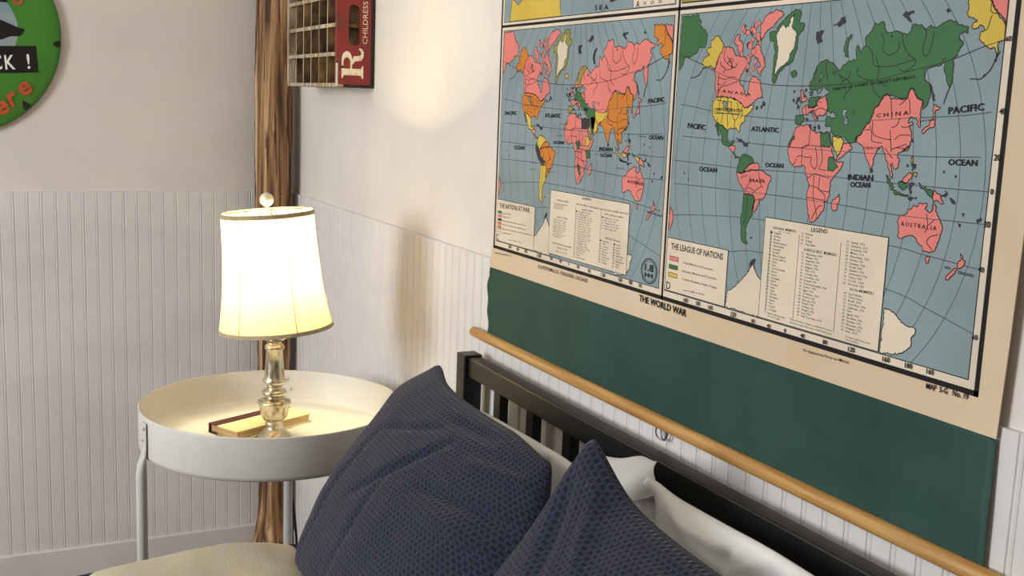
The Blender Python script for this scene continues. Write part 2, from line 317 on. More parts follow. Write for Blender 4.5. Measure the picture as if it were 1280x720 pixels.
('canada_r','pink',[(5457,3887),(5477,3853),(5513,3809),(5558,3747),(5616,3702),(5677,3622),(5674,3873)]),
('alaska_r','yellow',[(5162,3905),(5187,3840),(5187,3779),(5185,3736),(5235,3709),(5276,3695),(5316,3687),(5311,3663),(5265,3659),(5247,3623),(5290,3590),(5335,3601),(5362,3630),(5403,3610),(5415,3573),(5379,3562),(5376,3526),(5365,3490),(5401,3452),(5459,3420),(5492,3395),(5544,3399),(5576,3386),(5598,3338),(5596,3290),(5605,3338),(5605,3398),(5606,3446),(5677,3461),(5673,3551),(5673,3604),(5611,3684),(5552,3741),(5507,3797),(5465,3886)]),
('antarc_l','cream',[(1518,240),(1697,337),(1818,448),(1913,538),(1958,594),(2002,667),(2041,664),(2118,553),(2225,505),(2220,5),(1497,11)]),
('antpen','pink',[(1935,574),(1957,611),(2001,670),(2048,665),(2071,628),(2048,600),(1999,584),(1965,538),(1914,530)]),
('antisl','ink2',[(1972,703),(2031,745),(2074,751),(2026,683),(1942,625)]),
('antarc_r','cream',[(4425,532),(4516,515),(4586,486),(4646,440),(4715,412),(4793,386),(4889,386),(4904,351),(4852,259),(4861,187),(4806,118),(4726,67),(4622,31),(4412,10)]),
('nz_l','pink',[(32,1258),(115,1119),(87,997),(34,902),(5,1077)]),
]
PARALLELS = {60: [(24, 3451), (570, 3307), (1234, 3117), (1899, 3043), (2215, 3019), (2765, 3010), (3371, 3028), (4025, 3090), (4432, 3170), (4868, 3247), (5127, 3317), (5413, 3407), (5670, 3471)], 40: [(-147, 2764), (502, 2707), (902, 2661), (1672, 2614), (2567, 2589), (3300, 2597), (3965, 2627), (4512, 2668), (5206, 2710), (5705, 2770)], 20: [(-3, 2295), (1115, 2274), (2540, 2251), (3615, 2248), (4290, 2258), (4906, 2267), (5695, 2310)], 0: [(37, 1934), (1556, 1920), (2103, 1931), (2841, 1948), (3653, 1940), (4263, 1942), (5138, 1949), (5669, 1959)], -20: [(73, 1597), (1720, 1622), (2917, 1628), (3693, 1618), (4483, 1595), (5668, 1624)], -40: [(10, 1125), (862, 1212), (2220, 1285), (4378, 1245), (4861, 1211), (5634, 1159)], -60: [(1467, 775), (2210, 855), (4403, 745), (4992, 639), (5535, 515), (5707, 473)]}
BORDERS = [[(3989, 3599), (4040, 3505), (4026, 3414), (4135, 3356), (4208, 3373), (4276, 3426), (4252, 3517)],
[(4304, 3596), (4331, 3478), (4433, 3350), (4536, 3295), (4497, 3224), (4407, 3171), (4306, 3190)],
[(4611, 3637), (4656, 3556), (4616, 3417), (4674, 3327), (4733, 3414), (4757, 3588)],
[(3756, 3477), (3874, 3380), (3917, 3249), (4074, 3229), (4226, 3236), (4298, 3253), (4394, 3270), (4511, 3304)],
[(3666, 3234), (3664, 3139), (3804, 3091), (3914, 3062), (3939, 2969), (4067, 2877)],
[(3479, 2850), (3498, 2927), (3585, 3005), (3506, 3082), (3359, 3140)],
[(3931, 3342), (4002, 3193), (3990, 3081), (4128, 3007)],
[(5479, 3871), (5472, 3773), (5517, 3738), (5578, 3743)],
[(5499, 3723), (5483, 3691), (5454, 3593), (5396, 3563)],
[(984, 3116), (1162, 3094), (1262, 3125), (1399, 3114)],
[(990, 2905), (1069, 2990), (1239, 3022), (1438, 3073)],
[(1161, 3405), (1239, 3321), (1283, 3239), (1148, 3219)],
[(1114, 3510), (1096, 3365), (1247, 3260)],
[(958, 3032), (1100, 3021), (1164, 3074)],
[(988, 2815), (1140, 2802), (1340, 2790)],
[(944, 2632), (1283, 2640), (1527, 2632)],
[(1071, 2861), (1058, 2756), (1033, 2634)],
[(1235, 2848), (1246, 2640), (1279, 2461)],
[(1317, 2775), (1344, 2642), (1417, 2540), (1415, 2451)],
[(1437, 2792), (1483, 2704), (1483, 2601), (1417, 2540)],
[(1039, 2589), (1022, 2513)],
[(1147, 2637), (1124, 2501)],
[(1539, 2735), (1573, 2648), (1534, 2573)],
[(1841, 1846), (1821, 1741), (1732, 1651)],
[(1998, 1898), (2041, 1799), (2082, 1721)],
[(1902, 1604), (1992, 1673), (2114, 1724)],
[(1631, 1799), (1776, 1841)],
[(1976, 1528), (2101, 1560)],
[(1807, 1575), (1812, 1388), (1770, 1175)],
[(1750, 1632), (1828, 1680), (1930, 1647)],
[(2937, 2495), (2934, 2393), (2916, 2291), (2813, 2255)],
[(2562, 2252), (2798, 2254), (2886, 2289), (3303, 2286)],
[(3054, 2277), (3106, 2098), (3072, 2005)],
[(2813, 2255), (2824, 2039)],
[(2719, 2136), (2809, 2162), (2873, 2145), (2994, 2152)],
[(3158, 2283), (3192, 2124), (3145, 2020), (3279, 2009)],
[(2935, 1882), (3078, 1954), (3200, 1933), (3348, 1924)],
[(2975, 1803), (3113, 1794), (3206, 1761), (3369, 1755)],
[(3066, 1933), (3080, 1689), (3125, 1570), (3189, 1413)],
[(2977, 1659), (3279, 1646)],
[(3172, 1921), (3174, 1779), (3287, 1708), (3283, 1616)],
[(3085, 1402), (3187, 1556), (3258, 1583)],
[(2668, 2029), (2721, 2115)],
[(2994, 2152), (2989, 2070), (3072, 2005)],
[(3974, 2621), (4002, 2471), (4181, 2429), (4283, 2421)],
[(4275, 2556), (4347, 2583), (4385, 2670)],
[(4414, 2573), (4481, 2564), (4543, 2590)],
[(4334, 2423), (4410, 2476), (4557, 2482)],
[(3937, 2569), (3974, 2483), (3994, 2395), (4153, 2377)],
[(4253, 2531), (4301, 2285)],
[(4473, 2884), (4413, 2841), (4352, 2804)],
[(4498, 2879), (4528, 2710)],
[(4226, 2875), (4262, 2654)],
[(4361, 2338), (4511, 2334)],
[(3855, 2516), (3943, 2519)],
[(4901, 1651), (4930, 1531), (4901, 1445)],
[(5013, 1602), (4943, 1533)],
[(5086, 1447), (4985, 1414), (4940, 1347), (5029, 1276)],
[(4202, 2327), (4284, 2247), (4331, 2218)],
[(4521, 2385), (4291, 2311)],
[(3340, 3170), (3428, 3066), (3377, 3028)],
[(3542, 3194), (3533, 3118), (3428, 3066)],
[(3133, 3303), (3124, 3211), (3178, 3093)],
[(2966, 3226), (2925, 3067)],
[(3014, 2827), (3095, 2815)],
[(2927, 2718), (3007, 2720), (3083, 2749), (3184, 2724)],
[(2820, 2770), (2833, 2662)]]
TEXTS = [
('PACIFIC',26753,15595,27211,15648,69),
('OCEAN',26818,15066,27198,15079,61),
('INDIAN',25346,14797,25753,14816,63),
('OCEAN',25395,14714,25716,14732,60),
('ATLANTIC',23477,15293,24036,15294,60),
('OCEAN',23819,14843,24175,14854,56),
('PACIFIC',22029,15280,22456,15267,71),
('OCEAN',22378,14690,22791,14697,62),
('A U S T R A L I A',26240,14355,26747,14360,46),
('C H I N A',25714,15530,26200,15574,45),
('I N D I A',25580,15165,25807,15177,29),
('J A P A N',26370,15501,26563,15519,21),
('NEW',26908,13975,26994,13968,26),
('ZEALAND',27089,13945,27302,13936,31),
('UNITED STATES',22646,15541,23252,15532,39),
('C A N A D A',22667,15798,23415,15746,36),
('BRAZIL',23525,14627,23851,14643,39),
('UNION OF SOVIET SOCIALIST REPUBLICS',24962,15825,26253,15968,35),
('THE LEAGUE OF NATIONS',21805,13508,23068,13518,86),
('Original Members and Possessions',22122,13335,22864,13334,32),
('Subsequent Members and Possessions',22120,13209,22948,13220,32),
('Countries Remaining Outside of League',22133,13094,22976,13098,32),
('Scale 1100 Miles to the Inch',22181,12939,22705,12957,27),
('D',21742,12899,21854,12903,109),
('160',26155,12789,26267,12794,58),
('180',26496,12795,26606,12800,56),
('160',26808,12800,26912,12803,55),
('120',25597,12783,25709,12790,56),
('80',25158,12782,25238,12785,52),
('40',24751,12778,24831,12780,51),
('0',24434,12779,24478,12780,49),
('40',24093,12775,24171,12775,50),
('80',23775,12780,23848,12779,48),
('120',23326,12778,23440,12783,63),
('160',22803,12781,22906,12786,58),
('180',22511,12787,22612,12791,59),
('160',22199,12779,22312,12785,60),
('LEGEND',24793,14116,25087,14128,49),
('ORIGINAL MEMBERS',24070,14066,24517,14069,32),
('(Jan. 10, 1920)',24185,14036,24414,14037,16),
('SUBSEQUENT MEMBERS',24689,13864,25280,13873,35),
('NON-MEMBERS',25545,13505,25928,13518,33),
('MAP  S-G   No. 19',26825,12637,27398,12657,60),
('For Explanatory Notes see Manual',24827,12613,25623,12638,36),
('THE WORLD WAR',21020,12587,22291,12574,99),
('A.J.NYSTROM & CO.  PUBLISHERS  CHICAGO',17603,12597,19410,12612,62),
('COPYRIGHT - PRINTED IN U.S.A.',15741,12603,16501,12645,30),
('THE NATIONS AT WAR',15897,13528,17190,13560,86),
('Central Powers',16032,13412,16422,13438,28),
('Allied Powers',16037,13354,16404,13368,28),
('Nations which later joined Central Powers',16044,13277,17078,13294,28),
('Nations which later joined Allied Powers',16050,13204,17044,13218,28),
('Nations which severed diplomatic relations with Central Powers',16057,13123,17331,13145,28),
('Neutral Nations',16064,13042,16465,13056,28),
('Scale 1100 Miles to the Inch',16368,12945,16937,12961,21),
('C',15799,12891,15926,12894,113),
('LEGEND',19100,13985,19402,13990,36),
('CENTRAL POWERS',18199,13877,18650,13879,27),
('ALLIED POWERS',18244,13583,18634,13587,27),
('NATIONS WHICH LATER JOINED',18126,13110,18818,13113,25),
('CENTRAL POWERS',18278,13047,18675,13050,25),
('NATIONS WHICH LATER JOINED',18913,13878,19653,13870,26),
('ALLIED POWERS',19107,13802,19472,13803,26),
('NATIONS WHICH SEVERED RELATIONS',19688,13869,20566,13879,25),
('WITH CENTRAL POWERS',19859,13802,20435,13804,25),
('NEUTRAL NATIONS',19923,13418,20381,13410,28),
('60',27383,16325,27453,16328,50),
('40',27401,15608,27481,15613,59),
('20',27394,15148,27479,15151,61),
('0',27395,14806,27436,14808,56),
('20',27361,14469,27440,14471,61),
('40',27344,14005,27422,14004,54),
('60',27361,13297,27435,13300,52),
('S E A',19204,17081,19647,17066,77),
('A',20467,17051,20566,17048,99),
('PACIFIC',15998,15309,16500,15324,65),
('ATLANTIC',17626,15312,18206,15317,66),
('OCEAN',17992,14857,18373,14870,54),
('OCEAN',16438,14679,16880,14694,70),
('INDIAN',19583,14823,19998,14836,60),
('OCEAN',19628,14724,19984,14740,55),
('OCEAN',21041,15075,21419,15085,61),
('PACIFIC',20963,15609,21400,15644,65),
('AUSTRALIA',20492,14372,20955,14367,48),
('NEW ZEALAND',21093,13971,21521,13938,28),
('160',16356,12798,16478,12799,59),
('180',16703,12797,16802,12798,59),
('160',17035,12804,17145,12805,58),
('120',17563,12794,17708,12796,61),
('80',18062,12810,18142,12811,51),
('40',18403,12809,18485,12809,51),
('0',18722,12808,18758,12808,50),
('40',19023,12803,19109,12802,53),
('80',19412,12789,19495,12792,57),
('120',19852,12792,19971,12792,56),
('160',20393,12793,20497,12794,60),
('180',20701,12800,20802,12801,59),
('160',20987,12797,21076,12800,58),
]

# ------------------------------------------------------------------ rough log post in the corner
def log_mat():
    M = bpy.data.materials.new('weathered_log'); M.use_nodes = True
    nt = M.node_tree; N = nt.nodes; L = nt.links; b = N['Principled BSDF']; b.inputs['Roughness'].default_value = 0.75
    tc = N.new('ShaderNodeTexCoord')
    def nz(scale, detail, dist=0.0):
        mp = N.new('ShaderNodeMapping'); mp.inputs['Scale'].default_value = scale
        n = N.new('ShaderNodeTexNoise'); n.inputs['Scale'].default_value = 1; n.inputs['Detail'].default_value = detail; n.inputs['Distortion'].default_value = dist
        L.new(tc.outputs['Object'], mp.inputs[0]); L.new(mp.outputs[0], n.inputs[0]); return n
    n1 = nz((30, 30, 1.5), 8, 1.3); n2 = nz((44, 44, 1.7), 4, 0.8)
    r1 = N.new('ShaderNodeValToRGB'); e = r1.color_ramp.elements
    e[0].position = 0.36; e[0].color = lin(62, 36, 22); e[1].position = 0.66; e[1].color = lin(206, 172, 128)
    k = e.new(0.5); k.color = lin(150, 110, 70)
    r2 = N.new('ShaderNodeValToRGB'); r2.color_ramp.elements[0].position = 0.37; r2.color_ramp.elements[1].position = 0.43
    r2.color_ramp.elements[0].color = lin(60, 36, 22); r2.color_ramp.elements[1].color = (1, 1, 1, 1)
    mx = N.new('ShaderNodeMix'); mx.data_type = 'RGBA'; mx.blend_type = 'MULTIPLY'; mx.inputs[0].default_value = 0.85
    L.new(n1.outputs['Fac'], r1.inputs[0]); L.new(n2.outputs['Fac'], r2.inputs[0])
    L.new(r1.outputs[0], mx.inputs[6]); L.new(r2.outputs[0], mx.inputs[7]); L.new(mx.outputs[2], b.inputs['Base Color'])
    bp = N.new('ShaderNodeBump'); bp.inputs['Strength'].default_value = 0.9; bp.inputs['Distance'].default_value = 0.006
    L.new(n1.outputs['Fac'], bp.inputs['Height']); L.new(bp.outputs[0], b.inputs['Normal'])
    return M
bm = bmesh.new(); SEG, NZ = 72, 260; rings = []
for i in range(NZ+1):
    z = 2.6*i/NZ
    key = [(0, .088), (.10, .066), (.22, .052), (.45, .047), (.8, .051), (1.2, .056), (1.6, .055), (2.0, .051), (2.6, .050)]
    for (za, ra), (zb, rb) in zip(key, key[1:]):
        if za <= z <= zb: r0 = ra+(rb-ra)*(z-za)/(zb-za)
    cx = -0.074+0.004*math.sin(z*3.1); cy = -0.084; ring = []
    for k in range(SEG):
        a = 2*PI*k/SEG; ca, sa = math.cos(a), math.sin(a)
        g = noise.noise(Vector((ca*2.2, sa*2.2, z*1.6)))*0.14 + noise.noise(Vector((ca*5, sa*5, z*5)))*0.05 + noise.noise(Vector((ca*9, sa*9, z*2.2+9)))*0.085 + abs(noise.noise(Vector((ca*14+3, sa*14, z*1.5))))*-0.07
        r = r0*(1+g) + 0.0015*noise.noise(Vector((ca*30, sa*30, z*30)))
        flare = max(0, 0.12-z)*0.25*max(0, math.cos(a-PI*1.05))
        ring.append(bm.verts.new((min(cx+(r+flare)*ca, -0.0095), min(cy+(r+flare)*sa, -0.0095), z)))
    rings.append(ring)
for A, B in zip(rings, rings[1:]):
    for k in range(SEG): bm.faces.new((A[k], A[(k+1) % SEG], B[(k+1) % SEG], B[k]))
bm.faces.new(rings[0]); bm.faces.new(rings[-1])
post = link_mesh('log_post', bm, log_mat(), smooth=True)
thing('', 'rough brown bark-stripped log post standing in the corner behind the lamp', 'post', o=post)

# ------------------------------------------------------------------ roll-down wall map
INK = 0; 
def paper_mat():
    M = mat('aged_map_paper', (214, 194, 166), 0.6, rgb2=(198, 172, 138), scale=(5, 3, 3), detail=5, lo=0.3, hi=0.7, spec=0.2)
    return M
MAPM = [('map_ink', (22, 18, 18)), ('sea', (134, 150, 152)), ('land_green', (62, 108, 66)), ('land_pink', (222, 126, 116)), ('land_yellow', (208, 178, 74)),
        ('land_orange', (204, 124, 48)), ('map_cream', (220, 204, 180)), ('dark_land', (58, 56, 62)), ('map_line', (78, 88, 94)), ('border_strip', (222, 206, 184)), ('coast_ink', (52, 44, 40)), ('olive_land', (150, 146, 66))]
mats = [paper_mat()]
IDX = {}
for nme, c in MAPM:
    IDX[nme] = len(mats)
    mats.append(mat('print_'+nme, c, 0.6, var=0.07 if nme not in ('map_ink', 'coast_ink', 'map_line') else 0, scale=(9, 7, 7), spec=0.2))
MX = -0.0125
def lay(level):
    return lambda u, z: (MX - level*0.00016, -u, z)
def world_fn(u0, sx, level):      # panel coordinates in tenths of a millimetre -> wall
    return lambda x, y: (MX - level*0.00016, -(u0 + x*sx*1e-4), 1.287 + y*1e-4)
wall_map = thing('wall_map', 'large vintage roll-down world map of coloured nations hanging on right wall', 'map')
bm = bmesh.new()
# paper sheet with thickness
poly = [(1.5535, 1.2305), (1.6, 1.2312), (2.1, 1.2322), (2.7787, 1.234), (2.782, 1.334), (2.784, 1.44), (2.783, 1.7), (2.783, 2.18), (1.568, 2.18), (1.5695, 1.746), (1.5665, 1.42), (1.5645, 1.28), (1.557, 1.25)]
plate(bm, poly, lay(0), lambda u, z: (MX+0.0012, -u, z))
def rect(a, b, c, d, level, mi): poly_face(bm, [(a, c), (b, c), (b, d), (a, d)], lay(level), mi)
def frame(a, b, c, d, wd, level, mi):
    for q in ((a, b, c, c+wd), (a, b, d-wd, d), (a, a+wd, c, d), (b-wd, b, c, d)): rect(*q, level, mi)
# pale strip inside the heavy border, then the heavy border and divider
rect(1.5675, 2.7485, 1.272, 2.115, 0.5, IDX['border_strip'])
BK = IDX['map_ink']
frame(1.5665, 2.7515, 1.2708, 2.118, 0.0062, 1, BK)
rect(1.568, 2.75, 1.6942, 1.6990, 1, BK); rect(2.1605, 2.1655, 1.272, 2.115, 1, BK)
panels = [(1.5795, 2.1525, 1.287, 1.6875), (2.1690, 2.7360, 1.287, 1.6875), (1.5795, 2.1525, 1.7045, 2.103), (2.1690, 2.7360, 1.7045, 2.103)]
for a, b, c, d in panels:
    rect(a-0.0012, b+0.0012, c-0.0012, d+0.0012, 1, BK); rect(a, b, c, d, 2, IDX['sea'])
CMAP_D = {'green': 'land_green', 'pink': 'land_pink', 'yellow': 'land_yellow', 'cream': 'map_cream', 'ink2': 'dark_land', 'sea': 'sea'}
OVER_C = dict(siberia_l='land_pink', alaska='land_orange', usa='land_orange', mexico='land_yellow', colombia='land_yellow', guyana='land_orange', brazil='land_orange', argentina='land_yellow',
              greenland='olive_land', eurasia='land_pink', germany='land_green', spain='olive_land', china='land_orange', egypt='dark_land', ethiopia='land_yellow', sahara='land_yellow', alaska_r='land_orange',
              panama='land_orange', cuba='dark_land', novaya='dark_land', iceland='land_yellow', borneo='land_yellow', sumatra='land_yellow', java='dark_land', guinea_w='land_yellow', uk='land_pink', arabia='land_yellow')
rnd = random.Random(3)
def blob(x, y, r, seed):
    rb = random.Random(seed); n = 11
    return [(x+r*rb.uniform(.45, 1.25)*math.cos(2*PI*k/n), y+r*rb.uniform(.5, 1.4)*math.sin(2*PI*k/n)) for k in range(n)]
ISLES = [(1458, 3763, 42, 'pink'), (1500, 3720, 34, 'pink'), (1565, 3699, 46, 'pink'), (1640, 3730, 30, 'pink'), (1693, 3714, 48, 'pink'), (1740, 3780, 42, 'pink'), (1778, 3809, 40, 'pink'), (1649, 3536, 55, 'pink'), (1690, 3600, 34, 'pink'), (1723, 3454, 48, 'pink'), (1621, 3356, 50, 'pink'), (1660, 3400, 30, 'pink'),
         (1616, 3255, 36, 'pink'), (1465, 3430, 38, 'pink'), (1772, 3313, 40, 'pink'), (1733, 3234, 34, 'pink'), (1799, 3631, 52, 'pink'), (1830, 3560, 30, 'pink'), (1607, 3200, 24, 'ink2'), (1660, 3160, 28, 'pink'), (1999, 2779, 34, 'ink2'), (1960, 2740, 26, 'ink2'), (1870, 2720, 26, 'ink2'),
         (2582, 2944, 18, 'ink2'), (2584, 2834, 20, 'ink2'), (2640, 2800, 22, 'ink2'), (2678, 2754, 24, 'ink2'), (2797, 2959, 22, 'ink2'), (2850, 2600, 26, 'ink2'), (2930, 2530, 24, 'ink2'), (3010, 2500, 24, 'ink2'), (3080, 2520, 26, 'ink2'), (2780, 2880, 22, 'ink2'), (1281, 3259, 20, 'ink2'), (1240, 3330, 16, 'ink2'),
         (4600, 2420, 18, 'ink2'), (4560, 2150, 16, 'ink2'), (5080, 2120, 14, 'ink2'), (5240, 2080, 14, 'ink2'), (330, 1760, 14, 'ink2'), (440, 1680, 14, 'ink2'), (4150, 3560, 16, 'ink2'), (5475, 3121, 12, 'ink2'), (5591, 3278, 16, 'ink2')]
for k, (x, y, r, c) in enumerate(ISLES): LAND.append(('isle', c, blob(x, y, r, 50+k)))
ARCS = [[(700, 3270), (613, 3239), (542, 3163), (413, 3118), (330, 3125)], [(5640, 3360), (5591, 3278), (5543, 3181), (5475, 3121), (5417, 3087), (5300, 3092)], [(5047, 3013), (5013, 2932), (4982, 2827)], [(1180, 3300), (1230, 3370), (1290, 3340), (1260, 3270), (1340, 3250), (1390, 3300)], [(1010, 3330), (1050, 3270), (1130, 3240), (1090, 3180)], [(1000, 3160), (990, 3050), (1010, 2950), (1000, 2830)]]
LAND.append(('lakes', 'sea', [(1120, 2780), (1180, 2800), (1230, 2760), (1190, 2740), (1260, 2700), (1330, 2690), (1300, 2660), (1220, 2690), (1170, 2720)]))
def wiggle(pts, amp):
    out = []
    for i, p in enumerate(pts):
        q = pts[(i+1) % len(pts)]; L = math.hypot(q[0]-p[0], q[1]-p[1]); out.append(p)
        if L > 2000: continue
        edge = (p[0] <= 0 and q[0] <= 0) or (p[0] >= 5670 and q[0] >= 5670) or (p[1] >= 3990 and q[1] >= 3990)
        n = int(L/32)
        if edge or n < 1: continue
        for k in range(1, n+1):
            t = k/(n+1); o = rnd.uniform(-amp, amp)
            out.append((p[0]+(q[0]-p[0])*t - (q[1]-p[1])/L*o, p[1]+(q[1]-p[1])*t + (q[0]-p[0])/L*o))
    return out
NICE = [(nm, c, wiggle([(x, min(y, 3998)) for x, y in pts], 13)) for nm, c, pts in LAND]
def clip_line(pts, a, b, c, d):
    return [q for q in pts if a <= q[0] <= b and c <= q[1] <= d]
def world_panel(u0, sx, over):
    f2, f3, f4, f5 = (world_fn(u0, sx, k) for k in (2.6, 4, 5, 5.5))
    # graticule: parallels as read, meridians as circles through the poles
    for k, v in PARALLELS.items():
        pts = smooth_pts(v, 5); strip(bm, clip_line(pts, 0, 5680, 0, 4000), 11, f2, IDX['map_line'])
    for k in range(-9, 9):
        x0 = 170+325*k
        if abs(x0) < 30: x0 = 30
        R = 2925.0; cx = (x0*x0-R*R)/(2*x0); rr = abs(x0-cx); pts = []
        for j in range(41):
            y = j*100 - 1940
            pts.append((2850 + cx + math.copysign(math.sqrt(max(0, rr*rr-y*y)), x0), y+1940))
        pts = clip_line(pts, 0, 5680, 0, 4000)
        if len(pts) > 1: strip(bm, pts, 9, f2, IDX['map_line'])
    for q, (nm, c, pts) in enumerate(NICE):
        mi = IDX[over.get(nm, CMAP_D[c])]
        lv = 4.6 if c in ('sea', 'cream') or nm in ('egypt', 'ethiopia', 'sahara', 'spain', 'germany', 'italy', 'europe', 'denmark', 'uk') else 4
        if nm == 'isle': lv = 4.5 + 0.008*(q % 50)
        poly_face(bm, pts, world_fn(u0, sx, lv), mi)
        wdt = 6 if nm == 'isle' else (8 if c == 'ink2' else 12)
        strip(bm, pts + pts[:1], wdt, world_fn(u0, sx, lv+0.4 if nm != 'isle' else lv+0.004), IDX['coast_ink'])
    for pts in ARCS: strip(bm, smooth_pts(pts, 4), 12, f5, IDX['coast_ink'])
    for pts in BORDERS:                       # rivers and inner frontiers
        strip(bm, smooth_pts(pts, 4), 9, f5, IDX['coast_ink'])
    # graticule again over land, faint
    for k in (60, 40, 20, 0, -20):
        strip(bm, clip_line(smooth_pts(PARALLELS[k], 5), 0, 5680, 0, 4000), 7, f5, IDX['coast_ink'] if k == 60 else IDX['map_line'])
world_panel(1.5795, 1.008, OVER_C)
world_panel(2.1690, 1.0, {})
# extra patches of panel C
fC = world_fn(1.5795, 1.008, 5.2)
for c, pts in (('dark_land', [(1511, 1976), (1628, 1898), (1733, 1737), (1900, 1664), (1806, 1588), (1615, 1702), (1510, 1850)]), ('land_yellow', [(3570, 2594), (3796, 2562), (3987, 2591), (3925, 2491), (3785, 2424), (3666, 2383), (3554, 2506)]),
               ('land_green', [(3183, 2637), (3542, 2619), (3579, 2506), (3533, 2201), (3470, 2224), (3382, 2450), (3244, 2548)]), ('land_yellow', [(3430, 2477), (3554, 2506), (3667, 2370), (3629, 2255), (3559, 2202), (3458, 2350)]),
               ('dark_land', [(3201, 2457), (3397, 2450), (3396, 2310), (3216, 2303)]), ('land_green', [(2951, 2045), (3079, 2091), (3140, 2003), (3040, 1945)]), ('land_green', [(3304, 1933), (3457, 1942), (3470, 1814), (3341, 1819)]),
               ('land_green', [(3063, 1711), (3150, 1638), (3178, 1509), (3107, 1530), (3060, 1632)]), ('land_green', [(2890, 2948), (3056, 2871), (3170, 2770), (3337, 2645), (3293, 2568), (3133, 2615), (2961, 2767)]), ('olive_land', [(2909, 3025), (2926, 3128), (3019, 3256), (3167, 3331), (3224, 3280), (3057, 3128), (2994, 2974)])):
    q = wiggle(pts, 12); poly_face(bm, q, fC, IDX[c]); strip(bm, q + q[:1], 8, world_fn(1.5795, 1.008, 5.6), IDX['coast_ink'])
for k in range(14):       # small notes beside the islands and coasts
    x, y = ((2700, 2950), (2690, 2760), (2400, 2330), (2280, 2130), (1350, 1600), (1330, 1480), (2010, 1480), (2960, 1890), (2950, 1640), (4330, 1700), (4900, 2230), (4930, 1960), (2520, 2850), (3600, 1880))[k]
    text(bm, ('Joined the Allies', 'Entered 1917', 'Declared war', 'Severed relations')[k % 4], (1.5795+x*1.008e-4, 1.287+y*1e-4), (1.5795+(x+230)*1.008e-4, 1.287+y*1e-4), 0.0026, lay(6), BK, res=1)
# panels A and B: only their lower edges hang in the photograph
def reg(pts, mi, lv): poly_face(bm, pts, lay(lv), IDX[mi]); strip(bm, pts+pts[:1], 0.0012, lay(lv+0.4), IDX['coast_ink'])
reg([(1.605, 1.7045), (1.612, 1.745), (1.622, 1.742), (1.636, 1.733), (1.648, 1.738), (1.668, 1.752), (1.70, 1.76), (1.74, 1.757), (1.795, 1.754), (1.802, 1.738), (1.80, 1.72), (1.807, 1.7045)], 'land_yellow', 4)
reg([(1.62, 1.80), (1.68, 1.83), (1.76, 1.81), (1.84, 1.85), (1.93, 1.84), (2.03, 1.87), (2.10, 1.95), (2.06, 2.04), (1.90, 2.07), (1.74, 2.06), (1.64, 1.98)], 'land_pink', 4)
reg([(1.955, 1.735), (1.985, 1.742), (2.005, 1.735), (2.0, 1.722), (1.97, 1.718)], 'dark_land', 4)
reg([(2.1690, 1.7045), (2.275, 1.7045), (2.30, 1.75), (2.26, 1.80), (2.1690, 1.82)], 'olive_land', 4)
reg([(2.275, 1.7045), (2.42, 1.7045), (2.44, 1.76), (2.40, 1.84), (2.26, 1.80), (2.30, 1.75)], 'land_green', 4)
reg([(2.42, 1.7045), (2.66, 1.7045), (2.70, 1.80), (2.64, 1.95), (2.52, 2.04), (2.40, 2.0), (2.40, 1.84), (2.44, 1.76)], 'land_pink', 4)
for u in (1.645, 1.745, 1.845, 1.945, 2.30, 2.42, 2.55, 2.66): strip(bm, [(u, 1.7045), (u, 2.103)], 0.0009, lay(3), IDX['map_line'])
for z in (1.76, 1.86, 1.96, 2.05):
    for a, b in ((1.5795, 2.1525), (2.169, 2.736)): strip(bm, [(a, z), (b, z)], 0.0009, lay(3), IDX['map_line'])
poly_face(bm, [(2.038, 1.7055), (2.151, 1.7055), (2.151, 1.745), (2.038, 1.745)], lay(5), IDX['map_cream'])
strip(bm, [(2.038, 1.7045), (2.038, 1.745), (2.152, 1.745)], 0.0012, lay(5.5), BK)
rect(2.064, 2.118, 1.7165, 1.7195, 6, BK)
for k, u in enumerate((2.066, 2.087, 2.108)): text(bm, ('100', '0', '300')[k], (u, 1.7075), (u+0.009, 1.7075), 0.005, lay(6), BK)
# legend boxes
def legend(a, b, c, d):
    rect(a-0.001, b+0.001, c-0.001, d+0.001, 6, BK); rect(a, b, c, d, 6.6, IDX['map_cream'])
legend(2.1705, 2.3165, 1.2885, 1.366); legend(2.391, 2.607, 1.2885, 1.4195)
legend(1.5800, 1.7390, 1.2885, 1.368); legend(1.798, 2.060, 1.2925, 1.4045)
TL = lay(7.4)
for s, x1, y1, x2, y2, h in TEXTS:
    big = s in ('THE WORLD WAR', 'LEGEND', 'THE NATIONS AT WAR', 'THE LEAGUE OF NATIONS', 'MAP  S-G   No. 19') or s.isdigit()
    text(bm, s, (x1*1e-4, y1*1e-4), (x2*1e-4, y2*1e-4), h*1e-4, TL, BK, bold=0.022 if big else (0.024 if 'OCEAN' in s or 'IFIC' in s or 'LANT' in s or 'INDIAN' in s else 0.008), res=2 if big or h > 50 else 1)
for (u, z), c in zip(((2.1783, 1.3335), (2.1776, 1.3209), (2.1770, 1.3090)), ('land_pink', 'land_green', 'land_yellow')):
    rect(u, u+0.0235, z, z+0.0068, 7, BK); rect(u+0.0008, u+0.0227, z+0.0008, z+0.006, 7.4, IDX[c])
for k, c in enumerate(('land_green', 'land_pink', 'dark_land', 'land_orange', 'land_orange', 'map_cream')):
    z = 1.3415-k*0.0073; rect(1.584, 1.6015, z, z+0.0052, 7, BK); rect(1.5845, 1.601, z+0.0006, z+0.0046, 7.4, IDX[c])
def listing(names, u, z, dz, numw=0.008, start=1, h=0.0026, per=0.0019):
    for k, s in enumerate(names):
        zz = z-k*dz
        if numw: text(bm, str(start+k), (u-numw, zz), (u-numw+0.0042, zz), h, TL, BK, res=1)
        text(bm, s, (u, zz), (u+per*len(s), zz), h, TL, BK, bold=0.004, res=1)
